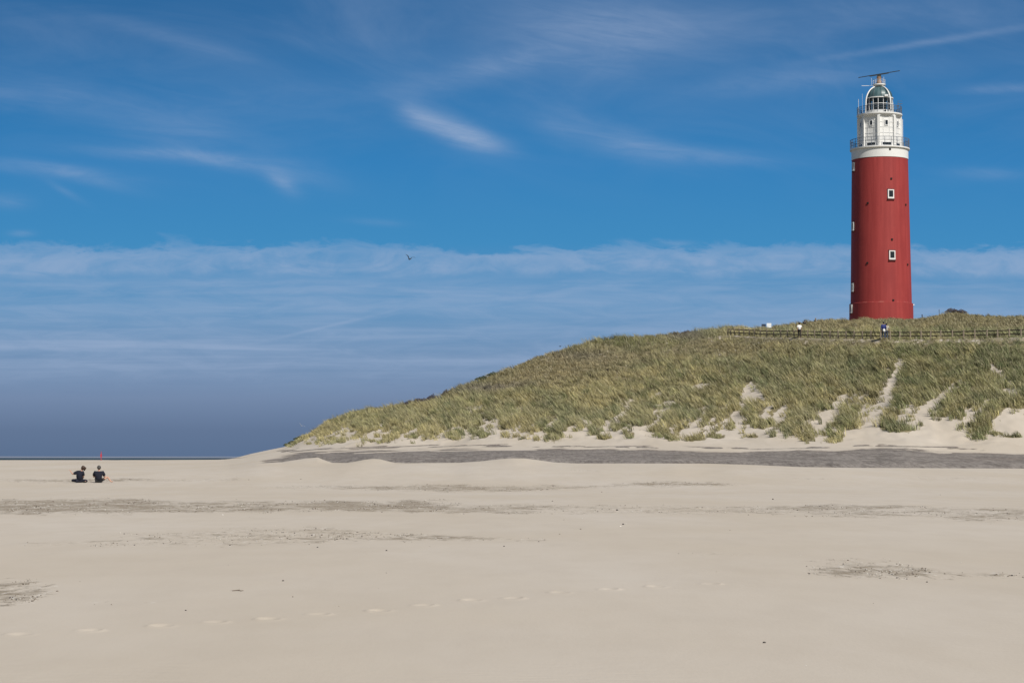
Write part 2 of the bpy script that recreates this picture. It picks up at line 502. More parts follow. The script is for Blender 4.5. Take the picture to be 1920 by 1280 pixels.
# ---- where the shelly, wind-scoured patches lie (centre px, py, half width, half height, strength)
PATCH = [(150, 900, 190, 3.5, .9), (270, 899, 260, 2, .5), (140, 949, 260, 15, .95), (420, 951, 260, 12, .8), (700, 949, 210, 12, .95), (930, 953, 150, 9, .7),
         (590, 913, 160, 3, .35), (830, 914, 260, 6.5, .8), (1060, 912, 120, 4, .6), (1265, 908, 125, 4.5, 1.0), (1290, 910, 40, 2.5, .4),
         (1150, 954, 190, 9, .42), (1400, 957, 200, 8, .5), (1560, 951, 190, 5, .85), (1750, 962, 260, 12, .55), (1920, 966, 160, 12, .7),
         (470, 1005, 260, 13, .42), (560, 1003, 190, 15, .45), (700, 1007, 150, 9, .5), (850, 1009, 95, 5, .75), (480, 993, 60, 5, .4), (300, 1018, 330, 7, .25),
         (1640, 1070, 130, 15, .60), (1700, 1078, 60, 7, .6), (1590, 1052, 90, 6, .4), (1740, 1080, 90, 10, .4), (1880, 1078, 60, 8, .3), (1560, 1060, 60, 6, .25),
         (20, 1108, 80, 26, .75), (60, 1100, 50, 10, .5), (-60, 1105, 90, 30, .8), (200, 1130, 70, 5, .18), (445, 1108, 24, 4, .35), (285, 1128, 40, 3, .25),
         (980, 1012, 60, 4, .25), (1350, 1038, 90, 5, .16), (1540, 897, 60, 2, .25), (1780, 897, 90, 2.5, .3), (500, 899, 110, 1.6, .5), (1100, 882, 40, 1.5, .3)]


def patch(x, y, z):
    px, py = to_px(x, y, z)
    w = np.zeros_like(px)
    wob = 9 * fbm(px / 60.0, py / 9.0, 3)
    for cx, cy, rx, ry, s in PATCH:
        d = ((px - cx) / rx) ** 2 + ((py + wob * min(1, ry / 10.0) * 0.7 - cy) / ry) ** 2
        w = np.maximum(w, s * np.clip(1.35 - d, 0, 1))
    return w


# ------------------------------------------------------------------ ground materials
def sand_material(name, toned=True):
    m_ = bpy.data.materials.new(name); m_.use_nodes = True
    t = m_.node_tree; b = t.nodes['Principled BSDF']
    b.inputs['Roughness'].default_value = 0.95
    b.inputs['Specular IOR Level'].default_value = 0.15
    g = t.nodes.new('ShaderNodeNewGeometry'); pos = S(t, g.outputs['Position'])
    sp = t.nodes.new('ShaderNodeSeparateXYZ'); t.links.new(pos.k, sp.inputs[0])
    x, y, z = (S(t, sp.outputs[i]) for i in range(3))

    def at(nm):
        a = t.nodes.new('ShaderNodeAttribute'); a.attribute_name = nm; return S(t, a.outputs['Fac'])
    n1 = noise(t, vec(t, x * 0.12, y * 0.05, 0.0), 1.0, 4, 0.55)
    n2 = noise(t, vec(t, x * 1.1, y * 0.35, 4.0), 1.0, 5, 0.6)
    fine = noise(t, vec(t, x * 22.0, y * 9.0, 1.0), 1.0, 3, 0.7)
    c = mixc(t, n1.ss(0.3, 0.7), (0.490, 0.430, 0.350), (0.528, 0.475, 0.407))
    c = mixc(t, n2.ss(0.35, 0.75) * 0.35, c, (0.44, 0.385, 0.315))
    c = mixc(t, (fine - 0.5).abs() * 0.35, c, (0.36, 0.31, 0.25))
    # scoured shelly patches: coarse brown grit in tongues
    pw = at('patch')
    pn = noise(t, vec(t, x * 0.75, y * 0.5, 9.0), 1.0, 8, 0.78, 0.9)
    pn2 = noise(t, vec(t, x * 2.6, y * 1.6, 3.0), 1.0, 5, 0.8)
    pk = (pw * 0.42 + (pn - 0.5) * 1.7 + (pn2 - 0.5) * 1.1).ss(0.16, 0.50) * pw.ss(0.02, 0.30)
    c = mixc(t, pk * 0.80, c, (0.230, 0.188, 0.135))
    spk = noise(t, vec(t, x * 6.5, y * 1.5, 7.0), 1.0, 4, 0.75)
    c = mixc(t, spk.ss(0.56, 0.66) * pw.ss(0.05, 0.4) * 0.7, c, (0.62, 0.58, 0.52))
    c = mixc(t, spk.ss(0.44, 0.34) * pw.ss(0.05, 0.4) * 0.7, c, (0.15, 0.12, 0.085))
    # grey shell-grit flat
    gk0 = at('grey')
    gn = noise(t, vec(t, x * 0.10, y * 0.30, 2.0), 1.0, 6, 0.65, 0.5)
    gn2 = noise(t, vec(t, x * 3.0, y * 0.45, 6.0), 1.0, 4, 0.8)
    gn3 = noise(t, vec(t, x * 0.45, y * 0.22, 8.0), 1.0, 6, 0.75, 0.6)
    gk = (gk0 + (gn - 0.5) * 1.5 + (gn3 - 0.5) * 1.5).ss(0.30, 0.56) * gk0.ss(0.02, 0.2)
    gc = mixc(t, gn2.ss(0.36, 0.64) * 0.6 + gn3.ss(0.40, 0.60) * 0.4, (0.110, 0.096, 0.085), (0.290, 0.262, 0.236))
    gc = mixc(t, (1.0 - gk0).ss(0.12, 0.5) * gn3.ss(0.4, 0.6) * 0.5, gc, (0.16, 0.125, 0.095))
    gc = mixc(t, gn.ss(0.55, 0.7) * 0.5, gc, (0.21, 0.17, 0.14))
    c = mixc(t, gk, c, gc)
    # soil under the grass: litter and old leaves
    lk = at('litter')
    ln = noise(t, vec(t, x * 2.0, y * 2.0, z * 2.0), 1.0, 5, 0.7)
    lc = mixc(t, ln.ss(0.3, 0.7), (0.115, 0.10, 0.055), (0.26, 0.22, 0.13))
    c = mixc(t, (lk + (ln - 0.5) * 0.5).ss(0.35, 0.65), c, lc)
    t.links.new(c.k, b.inputs['Base Color'])
    bn = t.nodes.new('ShaderNodeBump'); bn.inputs['Strength'].default_value = 1.0; bn.inputs['Distance'].default_value = 0.02
    rip = noise(t, vec(t, x * 4.0, y * 9.0, 3.0), 1.0, 4, 0.6, 0.5)
    rp2 = noise(t, vec(t, x * 2.2, y * 13.0, 3.0), 1.0, 3, 0.5, 1.2)
    rz_ = noise(t, vec(t, x * 0.25, y * 0.18, 12.0), 1.0, 3, 0.5).ss(0.42, 0.62)
    h = rip * 0.22 + rp2 * rz_ * 0.55 + fine * 0.12 + n2 * 0.5 + pk * pn2 * 1.2 + gk * gn2 * 1.4
    t.links.new(h.k, bn.inputs['Height']); t.links.new(bn.outputs[0], b.inputs['Normal'])
    return m_


SAND = sand_material('sand')

# ------------------------------------------------------------------ vegetation density on the dune, read at headings and heights of the photograph
grass_low = tab([(-900, 0), (520, 0), (536, 836), (560, 827), (600, 829), (640, 826), (700, 826), (760, 822), (830, 824), (870, 812), (930, 806), (960, 808), (1000, 816),
                 (1040, 824), (1070, 812), (1110, 802), (1150, 815), (1200, 806), (1250, 818), (1300, 822), (1340, 812), (1380, 806), (1440, 806), (1470, 822), (1510, 830), (1560, 826),
                 (1590, 800), (1620, 792), (1650, 800), (1700, 806), (1740, 790), (1770, 778), (1800, 800), (1830, 822), (1850, 805), (1880, 780), (1920, 775), (2000, 800), (2800, 800)])
BARE = [((1690, 680), (1668, 722), 6, 8), ((1668, 722), (1655, 765), 8, 12), ((1655, 765), (1620, 812), 12, 26), ((1405, 734), (1425, 744), 12, 8), ((1412, 745), (1385, 785), 9, 9),
        ((1385, 785), (1355, 815), 9, 14), ((1805, 712), (1768, 745), 5, 7), ((1768, 745), (1735, 775), 8, 10), ((1735, 775), (1700, 812), 10, 16), ((1858, 690), (1892, 716), 5, 6),
        ((1180, 768), (1140, 800), 5, 9), ((1245, 775), (1205, 808), 4, 7), ((1320, 780), (1285, 815), 4, 8), ((1045, 790), (1010, 820), 4, 8), ((655, 810), (640, 826), 6, 8), ((700, 812), (680, 824), 4, 6),
        ((1580, 752), (1545, 790), 8, 12), ((1545, 790), (1520, 810), 14, 10), ((1480, 760), (1445, 790), 5, 8), ((1445, 790), (1420, 815), 8, 14), ((1890, 778), (1925, 800), 10, 22),
        ((1825, 770), (1790, 812), 8, 14), ((780, 806), (760, 820), 4, 6), ((860, 800), (830, 815), 4, 7), ((940, 790), (905, 812), 5, 9), ((1300, 727), (1330, 723), 4, 3), ((1235, 742), (1222, 744), 4, 4), ((1262, 756), (1250, 760), 5, 4),
        ((1715, 760), (1690, 780), 3, 5), ((1850, 755), (1835, 785), 4, 6), ((1100, 785), (1075, 810), 3, 6), ((1600, 800), (1570, 812), 10, 8)]
HUM = [(1482, 800, 26, 16), (1515, 817, 16, 14), (1565, 822, 18, 9), (1590, 795, 26, 12), (1662, 800, 16, 10), (1690, 805, 30, 6), (1838, 805, 22, 22), (1240, 812, 20, 8), (1305, 822, 24, 6),
       (1180, 815, 14, 8), (1115, 808, 16, 9), (1258, 818, 10, 9), (1040, 815, 18, 14), (1130, 820, 14, 5), (850, 818, 18, 7), (905, 815, 12, 7), (950, 818, 10, 4), (1370, 800, 12, 8), (1430, 795, 26, 10),
       (1865, 812, 18, 5), (1900, 818, 20, 3), (1770, 775, 22, 8), (1412, 765, 10, 6), (640, 828, 10, 3), (700, 828, 8, 3), (1210, 790, 14, 8), (1345, 818, 20, 6), (1800, 778, 10, 10), (1410, 818, 14, 4)]


def cover(x, y, z):
    """0..1 how much grass stands here"""
    px, py = to_px(x, y, z)
    n = fbm((px + (py - 700) * 1.0) / 22.0, (py * 1.1 - px * 0.35) / 30.0 + 3.0, 5, 0.7)
    n2 = fbm(px / 9.0, py / 6.0, 3)
    edge = grass_low(px) - 6 * sst(px, 950, 1100)
    g = np.clip((edge - py) / 14.0 + 0.35 + n * 0.9, 0, 1)
    streak = fbm((px * 0.75 + py * 0.9) / 11.0, (py * 0.7 - px * 0.6) / 26.0, 4, 0.7)
    depth = edge - py
    g = g * (1 - np.clip((streak - 0.0) * 5.0, 0, 1) * np.clip(1.15 - depth / 78.0, 0, 1))
    for (ax_, ay), (bx, by), wa, wb in BARE:
        vx, vy = bx - ax_, by - ay
        t = np.clip(((px - ax_) * vx + (py - ay) * vy) / (vx * vx + vy * vy), 0, 1)
        d = np.hypot(px - ax_ - t * vx, py - ay - t * vy) / ((wa + (wb - wa) * t) * 1.25)
        g = g * sst(d + n2 * 0.9 + n * 0.5, 0.55, 1.5)
    for cx, cy, rx, ry in HUM:
        d = ((px - cx) / rx) ** 2 + ((py - cy) / ry) ** 2
        g = np.maximum(g, (1.25 - d + n2 * 0.5).clip(0, 1) * 0.95)
    spot = fbm(px / 5.0 + 31, py / 3.5, 2)
    g = np.maximum(g, 0.55 * sst(spot, 0.30, 0.5) * (py < edge + 14) * (py < toe_py(px) - 9))
    g = g * sst(px, 534, 552) * (py < 838)
    g = g * (1 - 0.6 * sst(fbm(px / 7.0 + 3, py / 4.0 + 8, 3, 0.7), 0.30, 0.5))
    # worn path along the fence
    s_ = stations(px)
    pth = np.exp(-((y - s_['fd'] + 0.5) / 1.6) ** 2) * s_['fk']
    g = g * (1 - 0.45 * pth)
    return np.clip(g, 0, 1)


def brownzone(px, py):
    b = np.exp(-(((px - 1060) / 190.0) ** 2 + ((py - 690 + (px - 1060) * 0.12) / 34.0) ** 2)) * 1.1
    b = np.maximum(b, np.exp(-(((px - 1330) / 150.0) ** 2 + ((py - 655) / 20.0) ** 2)) * 0.8)
    b = np.maximum(b, 0.75 * np.exp(-(((px - 1500) / 140.0) ** 2 + ((py - 645) / 11.0) ** 2)))
    b = np.maximum(b, 0.8 * (px > 1400) * (py < 622))
    return np.clip(b + 0.25 * fbm(px / 40.0, py / 18.0, 3), 0, 1)


def purple(px, py):
    p = np.exp(-(((px - 925) / 75.0) ** 2 + ((py - 729 + (px - 925) * 0.08) / 8.0) ** 2))
    p = np.maximum(p, np.exp(-(((px - 1285) / 45.0) ** 2 + ((py - 633) / 7.0) ** 2)))
    p = np.maximum(p, 0.6 * np.exp(-(((px - 1080) / 80.0) ** 2 + ((py - 668) / 9.0) ** 2)))
    return p


# ------------------------------------------------------------------ the ground itself
pyr = np.concatenate([np.arange(2300, 1290, -14), np.arange(1290, 1205, -1.6), np.arange(1205, 1090, -0.9), np.arange(1090, 905.5, -1.3)])
ynear = EYE / -zratio(pyr)
rows = [np.full(NC, v) for v in ynear]
for t in np.linspace(0, 1, 46)[1:]: rows.append(ynear[-1] + (ST['cd'] - ynear[-1]) * t)
X, Y, Z = grid(rows)
pa = patch(X, Y, Z)
zero = np.zeros_like(X)
grid_mesh('beach', X, Y, Z, SAND, dict(patch=pa, grey=zero, litter=zero))

rows = [ST['cd'] + (ST['td'] - ST['cd']) * t for t in np.linspace(0, 1, 70)]
X, Y, Z = grid(rows)
px_, py_ = to_px(X, Y, Z)
T = (Y - ST['cd'][None]) / (ST['td'] - ST['cd'])[None]
finger = 0.5 * fbm((px_ + 2.2 * py_) / 70.0, T * 3.5, 3)
gr = sst(px_ + 90 * finger + (py_ - 850) * 3, 505, 590) * (1 - 0.85 * sst(T + finger * 0.30, 0.66, 1.05)) * sst(T, 0.0, 0.02)
gr = gr * (1 - 0.9 * np.exp(-((px_ - 948) / 50.0) ** 2 - ((py_ - 841.5) / 2.2) ** 2))
def lines(px, py, segs):
    w = np.zeros_like(px)
    for ax_, ay, bx, by, wd in segs:
        t = np.clip((px - ax_) / (bx - ax_), 0, 1); inx = sst(px, ax_ - 8, ax_ + 14) * (1 - sst(px, bx - 14, bx + 8))
        w = np.maximum(w, inx * np.exp(-((py - ay - (by - ay) * t) / wd) ** 2))
    return w
gr = gr * (1 - lines(px_, py_, [(585, 850, 690, 844, .9), (660, 850, 830, 842.5, 1.0), (800, 846, 960, 842.5, .8), (905, 842, 1010, 843, 1.3)]))
grid_mesh('grit_flat', X, Y, Z, SAND, dict(patch=np.zeros_like(X), grey=gr, litter=np.zeros_like(X)))

rows = [ST['td'] + (ST['fd'] - ST['td']) * t for t in np.linspace(0, 1, 190)]
rows += [ST['fd'] + (ST['sd'] - ST['fd']) * t for t in np.linspace(0, 1, 60)[1:]]
rows += [ST['sd'] + 130 * t for t in (0.004, 0.012, 0.03, 0.07, 0.12, 0.2, 0.3, 0.45, 0.6, 0.8, 1.0, 1.5)]
X, Y, Z = grid(rows)
px_, py_ = to_px(X, Y, Z)
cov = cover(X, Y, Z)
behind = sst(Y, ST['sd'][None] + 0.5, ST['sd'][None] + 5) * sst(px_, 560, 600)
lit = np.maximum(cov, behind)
g2 = 0.75 * np.exp(-((py_ - toe_py(px_) + 4) / 2.6) ** 2) * sst(fbm(px_ / 45.0, py_ / 5.0, 3), 0.0, 0.35)
g2 = np.maximum(g2, 0.8 * lines(px_, py_, [(540, 847, 640, 838, 1.2), (590, 843, 730, 835.5, 1.0), (650, 842, 830, 833, .9), (800, 838, 960, 832, .9), (1090, 838, 1230, 835, .8), (1400, 842, 1560, 839, .9), (1640, 836, 1800, 838, 1.1)]))
grid_mesh('dune', X, Y, Z, SAND, dict(patch=np.zeros_like(X), grey=g2, litter=lit))

# ground sheet under and behind everything, out to the tide line
under_s = mk('ground', [(-900, -300, -0.35), (900, -300, -0.35), (900, 330, -0.35), (-900, 330, -0.35)], [(0, 1, 2, 3)], SAND)
props(under_s, kind='structure')
for nm in ('patch', 'grey', 'litter'):
    a_ = under_s.data.attributes.new(nm, 'FLOAT', 'POINT')
    if nm == 'litter': a_.data.foreach_set('value', [1.0] * 4)
near_s = mk('near_sand', [(-150, -60, -0.2), (150, -60, -0.2), (150, 140.0, -0.2), (-150, 140.0, -0.2)], [(0, 1, 2, 3)], SAND)
props(near_s, kind='structure')
for nm in ('patch', 'grey', 'litter'): near_s.data.attributes.new(nm, 'FLOAT', 'POINT')

# ------------------------------------------------------------------ sea
sm = bpy.data.materials.new('sea_water'); sm.use_nodes = True
t = sm.node_tree; b = t.nodes['Principled BSDF']
b.inputs['Roughness'].default_value = 0.35
b.inputs['Specular IOR Level'].default_value = 0.12
g = t.nodes.new('ShaderNodeNewGeometry'); sp_ = t.nodes.new('ShaderNodeSeparateXYZ'); t.links.new(g.outputs['Position'], sp_.inputs[0])
sx, sy = S(t, sp_.outputs[0]), S(t, sp_.outputs[1])
n = noise(t, vec(t, sx * 0.012, sy * 0.004, 0.0), 1.0, 4, 0.6)
c = mixc(t, n.ss(0.35, 0.65), (0.030, 0.050, 0.070), (0.050, 0.078, 0.100))
surf = noise(t, vec(t, sx * 0.01, sy * 0.008, 5.0), 1.0, 4, 0.6)
fo = surf.ss(0.60, 0.66) * sy.ss(400, 600) * 0.45
c = mixc(t, fo, c, (0.42, 0.45, 0.48))
dfs = t.nodes.new('ShaderNodeBsdfDiffuse'); t.links.new(c.k, dfs.inputs[0])
t.links.new(c.k, b.inputs['Base Color'])
mxs = t.nodes.new('ShaderNodeMixShader'); mxs.inputs[0].default_value = 0.12
t.links.new(dfs.outputs[0], mxs.inputs[1]); t.links.new(b.outputs[0], mxs.inputs[2]); t.links.new(mxs.outputs[0], t.nodes['Material Output'].inputs[0])
sea = mk('sea', [(-20000, 300, -0.6), (20000, 300, -0.6), (20000, 42000, -0.6), (-20000, 42000, -0.6)], [(0, 1, 2, 3)], sm)
props(sea, kind='structure')
bank_m = mat('hazed_sandbank', (0.175, 0.205, 0.27), 0.8, var=0.1, vscale=0.01)  # sand tinted blue-grey: distance haze put into the base colour
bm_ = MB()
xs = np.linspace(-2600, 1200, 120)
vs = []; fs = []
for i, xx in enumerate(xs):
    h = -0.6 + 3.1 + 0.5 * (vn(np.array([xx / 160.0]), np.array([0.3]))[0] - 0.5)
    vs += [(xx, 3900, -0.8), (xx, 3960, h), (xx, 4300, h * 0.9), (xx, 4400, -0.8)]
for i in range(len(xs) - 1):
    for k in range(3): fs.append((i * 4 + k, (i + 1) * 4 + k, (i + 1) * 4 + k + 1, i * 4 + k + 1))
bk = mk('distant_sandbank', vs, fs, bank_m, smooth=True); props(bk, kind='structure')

# ------------------------------------------------------------------ marram grass
gm = bpy.data.materials.new('marram_grass'); gm.use_nodes = True
t = gm.node_tree; b = t.nodes['Principled BSDF']
b.inputs['Roughness'].default_value = 0.7; b.inputs['Specular IOR Level'].default_value = 0.2
a = t.nodes.new('ShaderNodeAttribute'); a.attribute_name = 'tint'
t.links.new(a.outputs['Color'], b.inputs['Base Color'])
tr = t.nodes.new('ShaderNodeBsdfTranslucent'); t.links.new(a.outputs['Color'], tr.inputs[0])
mx = t.nodes.new('ShaderNodeMixShader'); mx.inputs[0].default_value = 0.22
t.links.new(b.outputs[0], mx.inputs[1]); t.links.new(tr.outputs[0], mx.inputs[2])
t.links.new(mx.outputs[0], t.nodes['Material Output'].inputs[0])


def blades(name, bx, by, bz, h, w, lean, tint, mat_, label, segs=3):
    """one tapered, bent, three-segment leaf per entry"""
    n = len(bx)
    az = RNG.random(n) * 2 * np.pi
    ld = RNG.random(n) * 2 * np.pi
    lx = np.cos(ld) * 0.30 + lean[0]; ly = np.sin(ld) * 0.30 + lean[1]
    V_ = np.zeros((n, 7, 3), np.float32)
    for k, (tt, ww) in enumerate(((0, 1.0), (0.4, 0.95), (0.75, 0.65))):
        ox = lx * h * (tt ** 1.6); oy = ly * h * (tt ** 1.6); oz = h * tt * (1 - 0.12 * tt)
        sx_ = np.cos(az) * w * ww / 2; sy_ = np.sin(az) * w * ww / 2
        V_[:, 2 * k] = np.stack([bx + ox - sx_, by + oy - sy_, bz + oz], -1)
        V_[:, 2 * k + 1] = np.stack([bx + ox + sx_, by + oy + sy_, bz + oz], -1)
    V_[:, 6] = np.stack([bx + lx * h, by + ly * h, bz + h * 0.86], -1)
    me = bpy.data.meshes.new(name)
    me.vertices.add(n * 7); me.vertices.foreach_set('co', V_.ravel())
    base = (np.arange(n) * 7)[:, None]
    q = np.concatenate([base + np.array([[0, 1, 3, 2]]), base + np.array([[2, 3, 5, 4]])], 1)
    tri = base + np.array([[4, 5, 6]])
    loops = np.concatenate([q, tri], 1).ravel().astype(np.int32)
    me.loops.add(n * 11); me.polygons.add(n * 3)
    me.loops.foreach_set('vertex_index', loops)
    st = (np.arange(n) * 11)[:, None] + np.array([[0, 4, 8]])
    me.polygons.foreach_set('loop_start', st.ravel().astype(np.int32))
    me.update(calc_edges=True)
    ca = me.color_attributes.new('tint', 'FLOAT_COLOR', 'POINT')
    tt = np.repeat(np.concatenate([tint, np.ones((n, 1))], 1)[:, None, :], 7, 1).astype(np.float32)
    ca.data.foreach_set('color', tt.ravel())
    me.materials.append(mat_)
    o = bpy.data.objects.new(name, me); COL.objects.link(o)
    return o


def scatter_clumps(N):
    """candidate clumps spread over the dune faces"""
    px = 530 + (2250 - 530) * RNG.random(N)
    seg = RNG.random(N)
    s = stations(px)
    up = RNG.random(N) < np.where(s['fk'] > 0.5, 0.30, 0.16)
    Yl = s['td'] + (s['fd'] - s['td']) * RNG.random(N)
    Yu = s['fd'] + (s['sd'] + 2.5 - s['fd']) * RNG.random(N)
    Y_ = np.where(up, Yu, Yl)
    X_ = (px - 960) / 4005.0 * Y_
    return X_, Y_


NCL = 40000
X_, Y_ = scatter_clumps(NCL)
Z_ = ground(X_, Y_, False)
cv = cover(X_, Y_, Z_)
keep = RNG.random(NCL) < cv ** 1.2
X_, Y_, Z_ = X_[keep], Y_[keep], Z_[keep]
P, Q = to_px(X_, Y_, Z_)
bz_ = brownzone(P, Q); pu_ = purple(P, Q)
n = len(X_)
gn = fbm(P / 38.0 + Q / 60.0, Q / 16.0, 4, 0.6)
ylow = np.exp(-((grass_low(P) - Q - 35) / 40.0) ** 2)
green = np.clip(0.36 + 0.9 * gn + 0.45 * sst(P, 1550, 1900) - 0.25 * ylow + RNG.normal(0, 0.10, n), 0, 1)
c_straw = np.array([0.36, 0.305, 0.155]); c_green = np.array([0.190, 0.200, 0.100]); c_dark = np.array([0.085, 0.110, 0.045])
c_brown = np.array([0.215, 0.165, 0.095]); c_pur = np.array([0.135, 0.115, 0.115])
ct = c_straw[None] * (1 - green[:, None]) + c_green[None] * green[:, None]
dk = (fbm(P / 20.0 + 9, Q / 9.0, 3) > 0.33)[:, None] * 0.6
ct = ct * (1 - dk) + c_dark * dk
grz = sst(fbm(P / 80.0 + 4, Q / 30.0 + 2, 2), 0.05, 0.5)[:, None] * 0.3
ct = ct * (1 - grz) + np.array([0.20, 0.215, 0.135]) * grz
ct = ct * (1 - bz_[:, None] * 0.72) + c_brown * bz_[:, None] * 0.72
ct = ct * (1 - pu_[:, None] * 0.8) + c_pur * pu_[:, None] * 0.8
g3 = np.exp(-(((P - 1190) / 80.0) ** 2 + ((Q - 642) / 10.0) ** 2))[:, None] * 0.6
ct = ct * (1 - g3) + np.array([0.11, 0.125, 0.045]) * g3
g4 = np.exp(-(((P - 1690) / 40.0) ** 2 + ((Q - 668) / 8.0) ** 2))[:, None] * 0.7
ct = ct * (1 - g4) + np.array([0.10, 0.135, 0.05]) * g4
ct = ct * np.array([1.12, 1.16, 1.14])
big = RNG.random(n) < 0.22
hh = (0.70 + 0.25 * fbm(P / 30.0, Q / 14.0, 2) + 0.16 * RNG.normal(0, 1, n).clip(-1.5, 2)).clip(0.3, 1.3) * (1 - 0.62 * bz_) * (1 - 0.2 * pu_)
hh *= 1 - 0.35 * sst(Q, 790, 830)
sf_ = stations(P); hh *= 1 - 0.72 * np.exp(-((Y_ - sf_['fd'] + 0.6) / 2.6) ** 2) * sf_['fk']
hh *= np.where(P < 720, 0.75, 1.0)
NB = 18
rep = lambda a: np.repeat(a, NB, 0)
hh = np.where(big, hh * 1.35, hh * 0.92)
rad = rep(np.where(big, 0.42, 0.26)) * np.sqrt(RNG.random(n * NB)); ang = RNG.random(n * NB) * 2 * np.pi
bx = rep(X_) + rad * np.cos(ang); by = rep(Y_) + rad * np.sin(ang)
bzz = ground(bx, by, False) - 0.03
h = rep(hh) * (0.65 + 0.55 * RNG.random(n * NB))
jit = RNG.normal(1, 0.20, (n * NB, 1)).clip(0.5, 1.6) * rep(RNG.normal(1, 0.30, (n, 1)).clip(0.4, 1.7))
pale = (RNG.random((n * NB, 1)) < 0.22) * 0.75
tint = rep(ct) * jit; tint = tint * (1 - pale) + np.array([0.52, 0.47, 0.31]) * pale
gl = np.clip(0.42 + 0.22 * fbm(X_ / 12.0, Y_ / 12.0, 2), 0.2, 0.7)
go = blades('marram_grass', bx, by, bzz, h, 0.036 + 0.018 * RNG.random(n * NB), (-rep(gl), 0.10), tint, gm, '')
props(go, 'pale green and straw marram grass covering the dune slope, leaning in the wind', 'dune grass', kind='stuff')

# ------------------------------------------------------------------ low shrubs on the skyline (each one a thing)
shrub_leaf = {}
for nm, cc in (('purple', (0.060, 0.050, 0.055)), ('dark_green', (0.040, 0.055, 0.025)), ('grey_brown', (0.075, 0.062, 0.05))):
    shrub_leaf[nm] = mat('shrub_leaf_' + nm, cc, 0.8, var=0.4, vscale=4)


def shrub(px, py_base, wpx, hpx, kind, label, Y=None, group='low shrubs along the dune skyline'):
    s = stations(np.array([px])); Y = Y or float(s['sd'][0]) + 0.3
    x = (px - 960) / 4005.0 * Y
    z = max(gz(x, Y), world(px, py_base, Y).z - 0.15) + 0.10
    k = Y / F
    w = wpx * k; hgt = hpx * k * 1.35
    root = empty('shrub', (x, Y, z))
    props(root, label, 'shrub', group)
    br = MB()
    for i in range(9):
        a_ = random.uniform(0, 6.28); r = random.uniform(0.2, 0.9)
        e = Vector((math.cos(a_) * w * 0.45 * r, math.sin(a_) * 0.8 * r, hgt * random.uniform(0.5, 0.9)))
        br.tube([(e.x * 0.3, e.y * 0.3, -0.1), (e.x * 0.7, e.y * 0.7, hgt * 0.35), e], [0.03, 0.02, 0.008], 5)
    br.build('branches', M['twig'], root)
    vs = []; fs = []
    nl = int(400 + 90 * w * hgt * 8)
    for i in range(nl):
        u_ = random.uniform(-1, 1); d = random.uniform(-1, 1)
        env = (1 - abs(u_) ** 2.2) * (1 - d * d * 0.7) * (0.85 + 0.13 * math.sin(u_ * 5 + px) + 0.05 * math.sin(u_ * 13 + px))
        if env <= 0.02: continue
        c_ = Vector((u_ * w / 2, d * 0.9, hgt * env * random.random() ** 0.7))
        r = random.uniform(0.03, 0.075)
        a_ = Vector((random.gauss(0, 1), random.gauss(0, 1), random.gauss(0, 1))).normalized()
        b_ = a_.orthogonal().normalized()
        i0 = len(vs)
        vs += [c_ - a_ * r * 1.5, c_ + b_ * r * 0.5, c_ + a_ * r * 1.5, c_ - b_ * r * 0.5]
        fs.append((i0, i0 + 1, i0 + 2, i0 + 3))
    mk('foliage', vs, fs, shrub_leaf[kind], root)
    return root


shrub(768, 764, 38, 9, 'purple', 'lowest purplish shrub at the left end of the skyline thicket')
shrub(790, 760, 38, 10, 'purple', 'purplish shrub in the skyline thicket just above the lowest one')
shrub(812, 755, 36, 10, 'purple', 'purplish shrub at the upper right end of the skyline thicket')
shrub(838, 745, 24, 9, 'grey_brown', 'grey-brown shrub standing on the steepening skyline uphill of the thicket')
shrub(852, 737, 18, 6, 'grey_brown', 'small grey-brown shrub topmost of the left skyline thicket')
shrub(905, 714, 30, 6, 'dark_green', 'dark green low shrub halfway up the left skyline')
shrub(925, 705, 26, 5, 'dark_green', 'dark green shrub uphill of its twin on the left skyline')
shrub(1288, 628, 26, 7, 'purple', 'blue-grey shrub on the brow of the dune left of the fence')
shrub(1268, 629, 18, 5, 'grey_brown', 'small brown shrub beside the blue-grey one on the brow')
shrub(1332, 626, 14, 5, 'grey_brown', 'small brown shrub just left of where the fence starts')
shrub(1788, 588, 26, 6, 'purple', 'purplish shrub on the crown of the mound right of the tower')
shrub(1806, 590, 18, 6, 'purple', 'dark shrub on the right shoulder of the mound by the tower')
shrub(548, 833, 16, 4, 'dark_green', 'dark green shrub at the very foot of the dune where sand meets sea')
shrub(560, 826, 18, 4, 'dark_green', 'dark green shrub just above the one at the foot of the dune')
shrub(536, 837, 7, 3, 'dark_green', 'tiny lone shrub on bare sand below the foot of the dune')

# ------------------------------------------------------------------ lighthouse
LY = 298.0
base = world(1652.5, 602, LY)
LX = base.x
Z0 = base.z - 0.9
zz = lambda py: world(1652, py, LY).z - Z0
PXM = LY / F * 1.0005                          # metres per photograph pixel at the tower
lh = empty('lighthouse', (LX, LY, Z0))
props(lh, 'tall round red lighthouse with white lantern room and galleries on the dune top', 'lighthouse')

